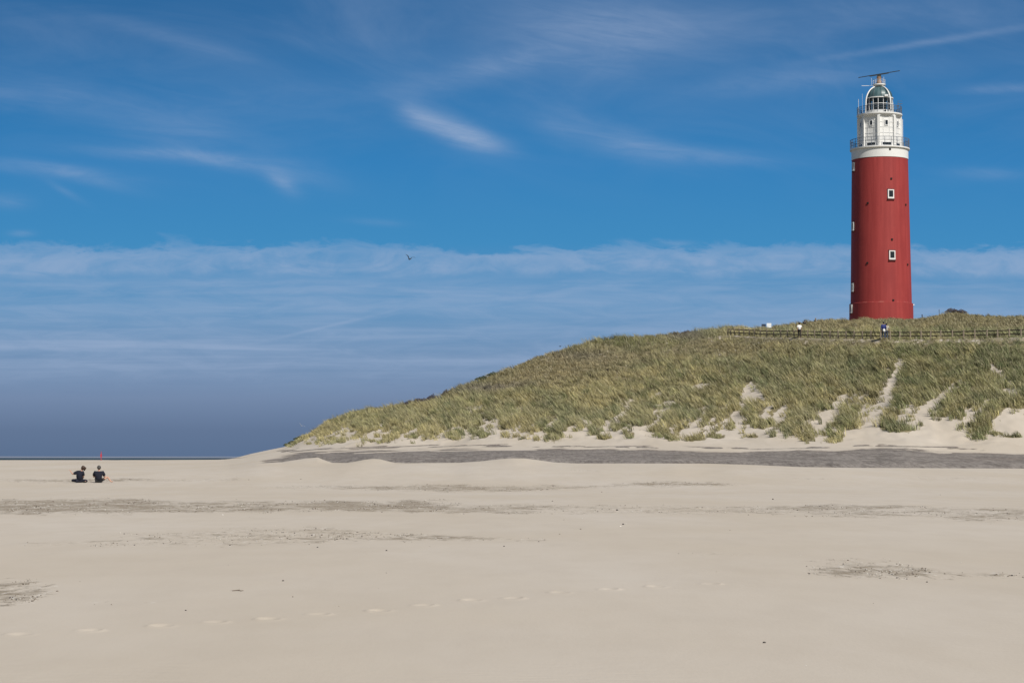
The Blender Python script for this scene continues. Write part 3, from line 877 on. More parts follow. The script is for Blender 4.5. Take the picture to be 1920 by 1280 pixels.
rm = bpy.data.materials.new('red_render'); rm.use_nodes = True
t = rm.node_tree; b = t.nodes['Principled BSDF']
b.inputs['Roughness'].default_value = 0.62; b.inputs['Specular IOR Level'].default_value = 0.3
tcn = t.nodes.new('ShaderNodeTexCoord'); spn = t.nodes.new('ShaderNodeSeparateXYZ'); t.links.new(tcn.outputs['Object'], spn.inputs[0])
ox, oy, oz = (S(t, spn.outputs[i]) for i in range(3))
streak = noise(t, vec(t, ox * 2.2, oy * 2.2, oz * 0.10), 1.0, 5, 0.6)
blot = noise(t, vec(t, ox * 0.4, oy * 0.4, oz * 0.22), 1.0, 4, 0.6)
fine_ = noise(t, vec(t, ox * 7.0, oy * 7.0, oz * 5.0), 1.0, 3, 0.6)
c = mixc(t, streak.ss(0.3, 0.7), (0.285, 0.036, 0.034), (0.350, 0.050, 0.046))
c = mixc(t, blot.ss(0.42, 0.7) * 0.6, c, (0.255, 0.032, 0.032))
c = mixc(t, fine_.ss(0.6, 0.8) * 0.25, c, (0.39, 0.085, 0.075))
c = mixc(t, (oz - zz(569.5)).abs().ss(0.16, 0.02) * noise(t, vec(t, ox * 2.0, oy * 2.0, 1.0), 1.0, 3, 0.6).ss(0.50, 0.64) * 0.5, c, (0.46, 0.17, 0.14))
t.links.new(c.k, b.inputs['Base Color'])
bn = t.nodes.new('ShaderNodeBump'); bn.inputs['Strength'].default_value = 0.35; bn.inputs['Distance'].default_value = 0.02
t.links.new((streak + fine_).k, bn.inputs['Height']); t.links.new(bn.outputs[0], b.inputs['Normal'])
M['red'] = rm

R0 = 56.8 * PXM; R1 = 52.3 * PXM; ZT = zz(300.5)
ztop_plinth = zz(570)
m_ = MB(); m_.lathe([(59.6 * PXM, 0), (59.2 * PXM, ztop_plinth), (57.0 * PXM, ztop_plinth + 0.06)], 128); m_.build('plinth', M['red'], lh, True, 0.6)
rad_at = lambda z: R0 + (R1 - R0) * (z - ztop_plinth) / (ZT - ztop_plinth)
m_ = MB(); prof = [(rad_at(z) + 0.0, z) for z in np.linspace(ztop_plinth + 0.02, ZT, 24)]
m_.lathe(prof, 128); m_.build('tower_wall', M['red'], lh, True, 0.6)
# white collar below the first gallery
zg1 = zz(283.5)                                # underside of first gallery (edge height)
m_ = MB(); m_.lathe([(R1 + 0.03, ZT - 0.02), (R1 + 0.05, ZT), (R1 + 0.05, zg1 - 0.02)], 128); m_.build('collar', M['white'], lh, True, 0.6)
m_ = MB()
RG1 = 55.8 * PXM
m_.lathe([(R1 - 0.3, zg1 - 0.02), (R1 + 0.16, zg1 - 0.02), (RG1, zg1 + 0.06), (RG1, zg1 + 0.24), (2.0, zg1 + 0.26)], 96)
m_.build('gallery_deck', M['white'], lh, True, 0.5)
gd = zg1 + 0.25


def railing(R, z0, hgt, nposts, mat_, name='railing'):
    m_ = MB()
    for k in range(nposts):
        a_ = 2 * math.pi * k / nposts
        m_.tube([(R * math.sin(a_), -R * math.cos(a_), z0), (R * math.sin(a_), -R * math.cos(a_), z0 + hgt)], 0.028, 6)
    for q, th in ((1.0, 0.05), (0.66, 0.03), (0.33, 0.03)):
        m_.ring(R, z0 + hgt * q, th, 64)
    # mesh infill bars
    nb = nposts * 5
    for k in range(nb):
        a_ = 2 * math.pi * (k + 0.5) / nb
        m_.tube([(R * math.sin(a_), -R * math.cos(a_), z0), (R * math.sin(a_), -R * math.cos(a_), z0 + hgt)], 0.009, 4, False)
    return m_.build(name, mat_, lh)


railing(RG1 - 0.06, gd, 1.25, 28, M['railgrey'])

# octagonal lantern room
ROCT = 40.5 * PXM; ROT = math.radians(-12)
zu1 = zz(222.5)
oct_ = lambda R: [(R * math.sin(ROT + k * math.pi / 4), -R * math.cos(ROT + k * math.pi / 4)) for k in range(8)]
m_ = MB(); m_.prism(oct_(ROCT - 0.10), gd - 0.01, zu1); m_.build('octagonal_room', M['white'], lh)
m_ = MB()
for (cx_, cy_) in oct_(ROCT - 0.04):
    a_ = math.atan2(cx_, -cy_)
    m_.box((cx_, cy_, (gd + zu1) / 2), (0.34, 0.26, zu1 - gd - 0.02), a_)
m_.build('corner_pilaster', M['white'], lh)['kind'] = 'structure'
lh.children[-1].pop('kind', None) if 'kind' in lh.children[-1] else None
# panel mouldings, windows per face
APO = (ROCT - 0.10) * math.cos(math.pi / 8)
FW = 2 * (ROCT - 0.10) * math.sin(math.pi / 8)
H8 = zu1 - gd
for k in range(8):
    a_ = ROT + (k + 0.5) * math.pi / 4
    nx_, ny_ = math.sin(a_), -math.cos(a_)
    tx_, ty_ = math.cos(a_), math.sin(a_)

    def on(u_, z, o=0.0): return (nx_ * (APO + o) + tx_ * u_, ny_ * (APO + o) + ty_ * u_, z)
    mo = MB()
    for f_ in (0.24, 0.46, 0.64, 0.80): mo.box(on(0, gd + H8 * f_, 0.02), (FW - 0.36, 0.045, 0.05), a_)
    for u_ in (-FW * 0.20, FW * 0.20): mo.box(on(u_, gd + H8 * 0.62, 0.021), (0.05, 0.05, H8 * 0.73), a_)
    mo.box(on(0, gd + 0.09, 0.03), (FW - 0.36, 0.07, 0.16), a_)
    mo.build('panel_moulding', M['white_iron'], lh)
    wf = MB(); wz = gd + H8 * 0.78; ww_, wh_ = 0.36, 0.62
    for sx_, sz_, w_, h_ in ((0, wh_ / 2 + 0.04, ww_ + 0.16, 0.08), (0, -wh_ / 2 - 0.04, ww_ + 0.16, 0.08), (-ww_ / 2 - 0.04, 0, 0.08, wh_), (ww_ / 2 + 0.04, 0, 0.08, wh_)):
        wf.box(on(sx_, wz + sz_, 0.05), (w_, 0.12, h_), a_)
    fr = wf.build('window', M['white_iron'], lh)
    MB().box(on(0, wz, 0.045), (ww_, 0.05, wh_), a_).build('pane', M['glass'], fr)
    wf = MB(); wz = gd + 0.42; ww_, wh_ = FW * 0.56, 0.36
    for sx_, sz_, w_, h_ in ((0, wh_ / 2 + 0.05, ww_ + 0.2, 0.1), (0, -wh_ / 2 - 0.05, ww_ + 0.2, 0.1), (-ww_ / 2 - 0.05, 0, 0.1, wh_), (ww_ / 2 + 0.05, 0, 0.1, wh_)):
        wf.box(on(sx_, wz + sz_, 0.055), (w_, 0.14, h_), a_)
    fr = wf.build('window', M['white_iron'], lh)
    MB().box(on(0, wz, 0.05), (ww_, 0.05, wh_), a_).build('pane', M['glass'], fr)
# cornice + upper gallery
m_ = MB()
m_.prism(oct_(ROCT + 0.06), zu1, zu1 + 0.14); m_.build('cornice', M['white_iron'], lh)
RG2 = 42.6 * PXM
z2 = zu1 + 0.14
m_ = MB(); m_.lathe([(2.6, z2), (ROCT + 0.02, z2), (RG2, z2 + 0.16), (RG2, z2 + 0.34), (1.2, z2 + 0.36)], 96); m_.build('gallery_deck', M['white'], lh, True, 0.5)
z3 = z2 + 0.35
railing(RG2 - 0.07, z3, 1.0, 24, M['railgrey'])
# lantern
RL = 24.6 * PXM
zl0 = z3; zl1 = zz(210.5); zl2 = zz(186.5); zl3 = zz(162.5)
m_ = MB(); m_.lathe([(RL + 0.05, zl0), (RL + 0.05, zl1), (RL - 0.2, zl1 + 0.02)], 48); m_.build('lantern_base', M['white'], lh, True, 0.5)
gmn = bpy.data.materials.new('lantern_glass'); gmn.use_nodes = True
t = gmn.node_tree; t.nodes.remove(t.nodes['Principled BSDF'])
g1 = t.nodes.new('ShaderNodeBsdfGlossy'); g1.inputs['Roughness'].default_value = 0.03; g1.inputs[0].default_value = (0.9, 0.95, 0.95, 1)
g2_ = t.nodes.new('ShaderNodeBsdfTransparent'); g2_.inputs[0].default_value = (0.60, 0.70, 0.68, 1)
fz = t.nodes.new('ShaderNodeFresnel'); fz.inputs[0].default_value = 1.5
mx = t.nodes.new('ShaderNodeMixShader'); t.links.new(fz.outputs[0], mx.inputs[0]); t.links.new(g2_.outputs[0], mx.inputs[1]); t.links.new(g1.outputs[0], mx.inputs[2])
t.links.new(mx.outputs[0], t.nodes['Material Output'].inputs[0])
m_ = MB(); m_.lathe([(RL - 0.04, zl1), (RL - 0.04, zl2)], 40); gp = m_.build('lantern_glazing', gmn, lh, True)
m_ = MB()
for k in range(16):
    a_ = 2 * math.pi * (k + 0.35) / 16
    m_.tube([(RL * math.sin(a_), -RL * math.cos(a_), zl1), (RL * math.sin(a_), -RL * math.cos(a_), zl2)], 0.045, 6)
m_.ring(RL, (zl1 + zl2) / 2 + 0.1, 0.07, 48); m_.ring(RL, zl1 + 0.03, 0.12, 48)
m_.build('glazing_bars', M['white_iron'], lh)
m_ = MB(); m_.lathe([(RL - 0.05, zl2), (RL + 0.12, zl2), (RL + 0.12, zl2 + 0.13), (RL - 0.05, zl2 + 0.15)], 48, True); m_.build('eaves_ring', M['white'], lh, True, 0.5)
M['dome'] = mat('dome_copper_glass', (0.06, 0.115, 0.125), 0.42, var=0.45, vscale=1.2)
m_ = MB(); prof = []
for i in range(13):
    a_ = math.pi / 2 * i / 12
    prof.append((max(0.03, (RL - 0.02) * math.cos(a_)), zl2 + 0.14 + (zl3 - zl2 - 0.14) * math.sin(a_)))
m_.lathe(prof, 20); dm = m_.build('dome', M['dome'], lh, False)
m_ = MB()
for k in range(10):
    b_ = 2 * math.pi * k / 10
    m_.tube([((r + 0.02) * math.sin(b_), -(r + 0.02) * math.cos(b_), z) for r, z in prof], 0.022, 4)
m_.build('rib', M['iron'], dm)
# lens and dark core inside
m_ = MB(); m_.lathe([(0.02, zl1 - 0.4), (0.75, zl1 - 0.4), (0.95, zl1 + 0.3), (1.0, (zl1 + zl2) / 2), (0.95, zl2 - 0.3), (0.7, zl2 + 0.1), (0.02, zl2 + 0.12)], 24)
m_.build('lens', mat('lens_glass', (0.05, 0.065, 0.06), 0.15, var=0.6, vscale=4), lh, True)
m_ = MB(); m_.lathe([(0.02, zl2 + 0.05), (RL - 0.1, zl2 + 0.05), (RL - 0.1, zl2 + 0.12)], 32); m_.build('lantern_ceiling', M['iron'], lh)
# crossing arches over the lantern that carry the radar
RA = 33 * PXM
m_objs = []
ztop_arch = zz(162)
for th in (math.radians(-60), math.radians(30)):
    pts = []
    zs_ = z3; zsp = zz(188)
    pts.append((RA * 1.0, zs_)); pts.append((RA * 0.985, zsp - 0.9)); 
    for i in range(11):
        q = math.pi / 2 * i / 10
        pts.append((RA * 0.98 * math.cos(q) if i < 10 else 0.0, zsp - 0.6 + (ztop_arch - zsp + 0.6) * math.sin(q)))
    full = [(r * math.sin(th), -r * math.cos(th), z) for r, z in pts] + [(-r * math.sin(th), r * math.cos(th), z) for r, z in reversed(pts[:-1])]
    MB().tube(full, 0.095, 8).build('arch', M['white'], lh, True, 0.9)
# platform, pedestal and radar
zp = zz(160.5)
m_ = MB(); m_.lathe([(0.02, zp - 0.15), (0.6, zp - 0.15), (12.2 * PXM, zp), (12.2 * PXM, zp + 0.16), (0.02, zp + 0.17)], 24)
m_.build('top_platform', M['white'], lh)
m_ = MB()
for k in range(8):
    a_ = 2 * math.pi * k / 8
    m_.tube([(0.85 * math.sin(a_), -0.85 * math.cos(a_), zp + 0.15), (0.85 * math.sin(a_), -0.85 * math.cos(a_), zp + 0.75)], 0.022, 5)
m_.ring(0.85, zp + 0.75, 0.04, 24); m_.ring(0.85, zp + 0.45, 0.03, 24)
m_.build('platform_rail', M['white_iron'], lh)
zr = zz(143)
m_ = MB(); m_.lathe([(0.02, zp + 0.16), (0.36, zp + 0.16), (0.36, zp + 0.62), (0.26, zp + 0.72), (0.26, zr - 0.45), (0.34, zr - 0.38), (0.34, zr - 0.12), (0.1, zr - 0.05), (0.02, zr)], 20)
m_.build('radar_pedestal', M['orange'], lh, True, 0.5)
zb_ = zz(140.5); ar = math.radians(-48)
rr = empty('radar_scanner', (0, 0, 0)); bpy.data.objects.remove(rr)
m_ = MB()
L_ = 7.3; dxr, dyr = math.cos(ar), math.sin(ar)
m_.box((0, 0, zb_ + 0.08), (L_, 0.10, 0.09), ar)
m_.box((0, 0, zb_ - 0.01), (L_ * 0.45, 0.16, 0.07), ar)
m_.box((0, 0, zb_ - 0.16), (0.5, 0.3, 0.2), ar)
rs = m_.build('radar_scanner', M['radar'], lh)
props(rs, 'long narrow dark radar bar turned at an angle')
# aerials and small fittings
def mast(px, py0, py1, R, name, mat_, r=0.02, extra=None):
    x = (px - 1652.3) * PXM
    y = -math.sqrt(max(R * R - x * x, 0.0))
    m_ = MB().tube([(x, y, zz(py0)), (x, y, zz(py1))], r, 6)
    if extra: extra(m_, x, y)
    return m_.build(name, mat_, lh)
mast(1611.2, 219, 188, RG2, 'whip_aerial', M['white_iron'], 0.028)
mast(1616.5, 216, 180, RG2, 'whip_aerial', M['white_iron'], 0.015)
mast(1637.5, 161, 147, 1.12, 'whip_aerial', M['white_iron'], 0.02)
mast(1659.5, 161, 146, 0.9, 'whip_aerial', M['white_iron'], 0.02)
mast(1693.8, 279, 226, 43 * PXM, 'downpipe', M['white_iron'], 0.045)
mast(1683, 216, 193, RG2 * 0.95, 'aerial_mast', M['railgrey'], 0.03, lambda m_, x, y: (m_.box((x + 0.25, y, zz(199)), (0.7, 0.08, 0.06)), m_.box((x - 0.05, y, zz(203)), (0.35, 0.1, 0.18))))
mast(1689, 216, 198, RG2 * 0.97, 'aerial_mast', M['railgrey'], 0.02, lambda m_, x, y: m_.box((x, y, zz(193)), (0.5, 0.05, 0.04)))
m_ = MB(); m_.box(((1624.5 - 1652.3) * PXM, -0.6, zz(162.5)), (1.0, 0.05, 0.06)); m_.tube([(-0.8, -0.6, zz(162.3)), (-1.9, -0.6, zz(162.3))], 0.02, 5); m_.build('aerial_arm', M['white_iron'], lh)
# lamp box on the lantern
m_ = MB(); m_.box(((1661 - 1652.3) * PXM, -RL - 0.15, zz(183.5)), (0.5, 0.3, 0.26)); m_.build('lamp_box', M['white_iron'], lh)
m_ = MB(); m_.box(((1659 - 1652.3) * PXM, -RL - 0.1, zz(212.5)), (0.22, 0.12, 0.34)); m_.build('hatch', M['glass'], lh)


def wall_item(px, py, fn):
    z = world(px, py, LY - 3.8).z - Z0; R = rad_at(z) if z > ztop_plinth + 0.1 else 59.3 * PXM
    s_ = max(-0.985, min(0.985, (world(px, py, LY - 3.8).x - LX) / R)); a_ = math.asin(s_)
    return fn(a_, R, z)


def tower_window(w_, h_):
    def fn(a_, R, z):
        nx_, ny_ = math.sin(a_), -math.cos(a_); tx_, ty_ = math.cos(a_), math.sin(a_)
        fw = 0.14
        on = lambda u_, dz_, o: (nx_ * (R + o) + tx_ * u_, ny_ * (R + o) + ty_ * u_, z + dz_)
        m_ = MB()
        m_.box(on(0, h_ / 2 - fw / 2, 0.03), (w_, 0.26, fw), a_); m_.box(on(0, -h_ / 2 + fw * 0.75, 0.03), (w_, 0.30, fw * 1.5), a_)
        for sd in (-1, 1): m_.box(on(sd * (w_ / 2 - fw / 2), fw * 0.25, 0.03), (fw, 0.26, h_ - fw * 2.5 - 0.002), a_)
        fr = m_.build('window', M['white'], lh)
        MB().box(on(0, 0, 0.02), (w_ - fw * 2 + 0.01, 0.16, h_ - fw * 2 + 0.01), a_).build('pane', M['glass'], fr)
        MB().box(on(0, -h_ / 2 - 0.09, 0.02), (w_ + 0.16, 0.34, 0.12), a_).build('sill', M['sill'], fr)
        MB().box(on(0, h_ / 2 + 0.05, 0.0), (w_ + 0.1, 0.22, 0.08), a_).build('lintel', M['sill'], fr)
    return fn


for p in ((1669.7, 364), (1671.8, 478.5)): wall_item(p[0], p[1], tower_window(0.90, 1.26))
for q_ in (314.5, 426, 540, 580):
    z_ = zz(q_); tower_window(0.62, 1.2)(math.radians(-76), rad_at(z_) if z_ > ztop_plinth + 0.1 else 59.3 * PXM, z_)


def vent(a_, R, z):
    nx_, ny_ = math.sin(a_), -math.cos(a_)
    m_ = MB(); m_.box((nx_ * (R + 0.02), ny_ * (R + 0.02), z), (0.24, 0.16, 0.24), a_); m_.build('vent', M['hole'], lh)


for p in ((1671, 335), (1628.5, 380), (1701, 382), (1672, 449), (1627.5, 492.5), (1674, 563), (1704.5, 494.5)): wall_item(p[0], p[1], vent)
vm = MB(); a_ = math.asin(10.0 / 52.5); vm.box((math.sin(a_) * (R1 + 0.06), -math.cos(a_) * (R1 + 0.06), zz(287)), (0.24, 0.12, 0.26), a_); vm.build('vent', M['hole'], lh)


def lamp(a_, R, z):
    nx_, ny_ = math.sin(a_), -math.cos(a_)
    m_ = MB(); m_.box((nx_ * (R + 0.2), ny_ * (R + 0.2), z), (0.5, 0.5, 0.16), a_)
    o = m_.build('wall_lamp', M['signwhite'], lh)
    MB().box((nx_ * (R + 0.1), ny_ * (R + 0.1), z - 0.22), (0.18, 0.3, 0.28), a_).build('bracket', M['iron'], o)


a_ = math.radians(96); lamp(a_, 57 * PXM, zz(571))

# ------------------------------------------------------------------ fence on the terrace
fpx = [1366, 1371, 1378, 1387, 1396, 1406, 1416, 1427, 1439, 1452, 1465, 1478, 1490, 1503, 1516, 1529, 1543, 1558, 1573, 1588, 1603, 1619, 1635, 1653, 1671, 1689,
       1709, 1729, 1747, 1766, 1788, 1809, 1830, 1853, 1873, 1895, 1917, 1940, 1963, 1987, 2012]
fD = tab([(1365, 258), (1500, 238), (1660, 223), (1917, 210), (2800, 196)])
pts = []
for p in fpx:
    Yp = float(fD(p)) + 0.9; xp = (p - 960) / 4005.0 * Yp
    pts.append((xp, Yp, gz(xp, Yp)))
fo_ = pts[0]
fence = empty('wooden_fence', fo_)
props(fence, 'low post and rail wooden fence running along the dune terrace below the lighthouse', 'fence')
for i, (xp, yp, zp_) in enumerate(pts):
    m_ = MB(); r = 0.075; hgt = 0.95 + random.uniform(-0.05, 0.06)
    tl = random.uniform(-0.03, 0.03)
    m_.tube([(xp - fo_[0], yp - fo_[1], zp_ - fo_[2] - 0.3), (xp - fo_[0] + tl * 0.5, yp - fo_[1], zp_ - fo_[2] + hgt - 0.03), (xp - fo_[0] + tl * 0.5, yp - fo_[1], zp_ - fo_[2] + hgt)], [r, r * 0.95, r * 0.7], 8)
    m_.build('post', M['wood'], fence)
for q, rr_ in ((0.82, 0.06), (0.42, 0.055)):
    for i in range(len(pts) - 1):
        a, b_ = Vector(pts[i]) - Vector(fo_), Vector(pts[i + 1]) - Vector(fo_)
        m_ = MB(); off = Vector((0.03, 0.13, 0))
        m_.tube([a + off + Vector((0, 0, q * 0.95)), b_ + off + Vector((0, 0, q * 0.95))], rr_, 6)
        m_.build('rail', M['darkwood'], fence)


def stake(px, py_base, hpx, Y, label, cat='post', mat_='wood', r=0.05, name='stake'):
    w_ = world(px, py_base, Y); z = gz(w_.x, Y)
    zt = max(w_.z, z)
    hgt = hpx * Y / F + (zt - z)
    m_ = MB(); m_.tube([(0, 0, -0.2), (0, 0, hgt * 0.9), (0.01, 0, hgt)], [r, r, r * 0.6], 7)
    o = m_.build(name, M[mat_], None); o.location = (w_.x, Y, z)
    return props(o, label, cat)


def slope_Y(px, py):
    Ys = np.linspace(float(toe_D(px)), float(sky_D(px)), 500)
    xs_ = (px - 960) / 4005.0 * Ys
    zs_ = ground(xs_, Ys, False)
    _, q = to_px(xs_, Ys, zs_)
    i = int(np.argmax(q <= py))
    return float(Ys[i]) if (q <= py).any() else float(Ys[-1])


stake(1529.5, 608, 11, 276, 'pale wooden stake in the grass left of the lighthouse base', r=0.10)
stake(1761, 592, 12, 285, 'thin dark stick rising from the mound right of the lighthouse', 'stick', 'darkwood', 0.04)
stake(1729, 598, 8, 285, 'short dark stub on the grass just right of the lighthouse', 'stick', 'darkwood', 0.07)
stake(1107, 711, 10, slope_Y(1107, 711), 'dark stake standing halfway up the middle of the dune slope', 'post', 'darkwood', 0.07)
stake(1140, 700, 10, slope_Y(1140, 700), 'dark stake up and to the right of the other slope stake', 'post', 'darkwood', 0.07)
stake(1153, 637, 7, 270, 'small dark stub on the dune brow left of the fence', 'stick', 'darkwood', 0.06)

# boards by the fence
Yb = 262
w_ = world(1442, 622, Yb); zgb = gz(w_.x, Yb)
bd = empty('sign_board', (w_.x, Yb, zgb)); props(bd, 'square white board on posts at the hilltop end of the fence', 'sign')
zt = world(1442, 610, Yb).z - zgb
m_ = MB(); m_.box((0, 0, zt), (0.56, 0.05, 0.56)); m_.build('panel', M['signwhite'], bd)
for s_ in (-1, 1): MB().tube([(s_ * 0.2, 0.05, -0.2), (s_ * 0.2, 0.05, zt + 0.2)], 0.03, 6).build('post', M['darkwood'], bd)
w_ = world(1432, 622, Yb); zgb = gz(w_.x, Yb)
bd = empty('sign_board', (w_.x, Yb, zgb)); props(bd, 'small dark board just left of the white board by the fence', 'sign')
zt = world(1432, 609.5, Yb).z - zgb
m_ = MB(); m_.box((0, 0, zt), (0.52, 0.05, 0.28)); m_.build('panel', M['signdark'], bd)
for s_ in (-1, 1): MB().tube([(s_ * 0.2, 0.05, -0.2), (s_ * 0.2, 0.05, zt + 0.1)], 0.03, 6).build('post', M['darkwood'], bd)

# red beacon pole on the shore
Yr = 232
w_ = world(189.5, 866, Yr); zr_ = gz(w_.x, Yr)
ztp = world(189.5, 846, Yr).z - zr_
rp = empty('beacon_pole', (w_.x, Yr, zr_)); props(rp, 'thin red marker pole on the shore behind the seated pair', 'marker pole')
MB().tube([(0, 0, -0.3), (0, 0, ztp)], 0.035, 8).build('pole', M['redpole'], rp)
MB().box((0, 0, ztp - 0.45), (0.16, 0.10, 0.35)).build('topmark', M['redpole'], rp)


# ------------------------------------------------------------------ people
def skin_mesh(name, nodes, edges, mat_, parent, root=0, sub=2):
    me = bpy.data.meshes.new(name)
    me.from_pydata([n[0] for n in nodes], edges, [])
    o = bpy.data.objects.new(name, me); COL.objects.link(o)
    md = o.modifiers.new('skin', 'SKIN'); md.use_smooth_shade = True
    sv = me.skin_vertices[0].data if me.skin_vertices else None
    if sv is None:
        bm = bmesh.new(); bm.from_mesh(me); bm.verts.layers.skin.verify(); bm.to_mesh(me); bm.free(); sv = me.skin_vertices[0].data
    for i, n_ in enumerate(nodes):
        r = n_[1]; sv[i].radius = r if isinstance(r, tuple) else (r, r); sv[i].use_root = (i == root)
    sd = o.modifiers.new('sub', 'SUBSURF'); sd.levels = sub; sd.render_levels = sub
    dg = bpy.context.evaluated_depsgraph_get(); dg.update()
    me2 = bpy.data.meshes.new_from_object(o.evaluated_get(dg))
    me2.name = name
    o.modifiers.clear(); o.data = me2
    me2.materials.clear(); me2.materials.append(mat_)
    if len(me2.polygons): me2.polygons.foreach_set('use_smooth', [True] * len(me2.polygons))
    o.parent = parent
    return o


def V3(*a): return Vector(a)


def person(loc, rz, J, label, top, bottom, hair, long_sleeve=False, skirt=False, bun=False, group=None, legbare=False, scale=1.0, cap=None):
    root = empty('person', loc, rz); root.scale = (scale,) * 3
    props(root, label, 'person', group)
    N = []; E = []

    def add(p, r, par=None):
        N.append((tuple(p), r)); i = len(N) - 1
        if par is not None: E.append((par, i))
        return i
    pel = add(J['pelvis'], (0.135, 0.10)); wa = add(J['waist'], (0.115, 0.09), pel); ch = add(J['chest'], (0.13, 0.085), wa)
    nb = add(J['neck'], (0.055, 0.055), ch)
    hd = Vector(J['head']); nk = Vector(J['neck']); fdir = Vector(J.get('face', (0, 1, 0))).normalized()
    jaw = add(nk.lerp(hd, 0.55) + fdir * 0.02, (0.062, 0.065), nb)
    mid = add(hd, (0.078, 0.092), jaw); top_ = add(hd + Vector((0, 0, 0.075)), (0.055, 0.06), mid)
    nose = add(hd + fdir * 0.112 + Vector((0, 0, -0.02)), 0.012, mid)
    for s in ('l', 'r'):
        sh = add(J['sh_' + s], 0.050, ch); el = add(J['el_' + s], 0.042, sh); wr = add(J['wr_' + s], 0.028, el)
        d = (Vector(J['wr_' + s]) - Vector(J['el_' + s])).normalized()
        side = d.cross(Vector((0, 0, 1)))
        if side.length < 0.1: side = Vector((1, 0, 0))
        side.normalize()
        drop = d.cross(side).normalized()
        pm = add(Vector(J['wr_' + s]) + d * 0.07, (0.036, 0.018), wr)
        for k in range(4):
            b0 = Vector(J['wr_' + s]) + d * 0.10 + side * (k - 1.5) * 0.021
            L = (0.062, 0.072, 0.068, 0.052)[k]
            f1 = add(b0 + d * L * 0.5, 0.009, pm); add(b0 + d * L * 0.95 + drop * 0.018, 0.008, f1)
        t1 = add(Vector(J['wr_' + s]) + d * 0.055 + side * 0.045, 0.011, pm); add(Vector(J['wr_' + s]) + d * 0.09 + side * 0.065, 0.009, t1)
        hp = add(J['hip_' + s], 0.082, pel); kn = add(J['kn_' + s], 0.056, hp)
        cf = Vector(J['kn_' + s]).lerp(Vector(J['an_' + s]), 0.3); cfi = add(cf, 0.055, kn)
        an = add(J['an_' + s], 0.036, cfi); add(J['toe_' + s], (0.036, 0.025), an)
    skin_mesh('body', N, E, M['skin'], root, 0, 1)
    # shirt
    N2 = []; E2 = []

    def add2(p, r, par=None):
        N2.append((tuple(p), r)); i = len(N2) - 1
        if par is not None: E2.append((par, i))
        return i
    p0 = add2(Vector(J['pelvis']) + Vector((0, 0, -0.03)), (0.185, 0.145)); p1 = add2(J['waist'], (0.175, 0.135), p0); p2 = add2(J['chest'], (0.21, 0.15), p1)
    p3 = add2(Vector(J['chest']).lerp(Vector(J['neck']), 0.75), (0.10, 0.095), p2)
    for s in ('l', 'r'):
        a1 = add2(J['sh_' + s], 0.098, p2)
        if long_sleeve:
            a2 = add2(J['el_' + s], 0.058, a1); add2(Vector(J['el_' + s]).lerp(Vector(J['wr_' + s]), 0.92), 0.042, a2)
        else:
            add2(Vector(J['sh_' + s]).lerp(Vector(J['el_' + s]), 0.8), 0.085, a1)
    skin_mesh('shirt', N2, E2, M[top], root, 0, 1)
    # trousers
    N3 = []; E3 = []

    def add3(p, r, par=None):
        N3.append((tuple(p), r)); i = len(N3) - 1
        if par is not None: E3.append((par, i))
        return i
    q0 = add3(Vector(J['pelvis']) + Vector((0, 0, 0.03)), (0.15, 0.115))
    for s in ('l', 'r'):
        h1 = add3(J['hip_' + s], 0.10, q0)
        if legbare:
            add3(Vector(J['hip_' + s]).lerp(Vector(J['kn_' + s]), 0.6), 0.085, h1)
        else:
            k1 = add3(J['kn_' + s], 0.075, h1); add3(Vector(J['kn_' + s]).lerp(Vector(J['an_' + s]), 0.9), 0.055, k1)
    skin_mesh('trousers', N3, E3, M[bottom], root, 0, 1)
    hb = MB(); hc = hd - fdir * 0.022 + Vector((0, 0, 0.035))
    hb.blob(hc, (0.105, 0.115, 0.115), 14, 9)
    if bun: hb.blob(hd - fdir * 0.14 + Vector((0, 0, 0.0)), (0.07, 0.06, 0.07), 10, 7); hb.blob(hd - fdir * 0.10 + Vector((0, 0, -0.05)), (0.055, 0.05, 0.09), 10, 7)
    hb.build('hair', M[hair], root, True)
    if not legbare or True:
        for s in ('l', 'r'):
            an, to = Vector(J['an_' + s]), Vector(J['toe_' + s])
            sm_ = MB(); sm_.tube([an + (an - to).normalized() * 0.04 + Vector((0, 0, -0.03)), an.lerp(to, 0.5) + Vector((0, 0, -0.01)), to + (to - an).normalized() * 0.05], [0.045, 0.05, 0.03], 8)
            if not legbare: sm_.build('shoe', M['black'], root, True)
    return root


def standing(face=(0, 1, 0), stride=0.0, arm=0.0):
    return dict(pelvis=(0, 0, 0.93), waist=(0, 0, 1.08), chest=(0, 0.0, 1.30), neck=(0, 0.0, 1.47), head=(0, 0.015, 1.61), face=face,
                sh_l=(-0.19, 0, 1.38), el_l=(-0.25, -0.02 - arm, 1.12), wr_l=(-0.24, 0.06 - arm, 0.88), sh_r=(0.19, 0, 1.38), el_r=(0.25, -0.02 + arm, 1.12), wr_r=(0.24, 0.08 + arm, 0.88),
                hip_l=(-0.09, 0, 0.88), kn_l=(-0.10, 0.03 + stride, 0.49), an_l=(-0.10, 0.0 + stride * 1.4, 0.08), toe_l=(-0.12, 0.14 + stride * 1.4, 0.035),
                hip_r=(0.09, 0, 0.88), kn_r=(0.10, 0.03 - stride * 0.5, 0.49), an_r=(0.10, -stride * 1.4, 0.08), toe_r=(0.12, 0.14 - stride * 1.4, 0.035))


def stand_at(px, Y, rz, J, label, **k):
    x = (px - 960) / 4005.0 * Y
    return person((x, Y, gz(x, Y) - 0.02), rz, J, label, **k)


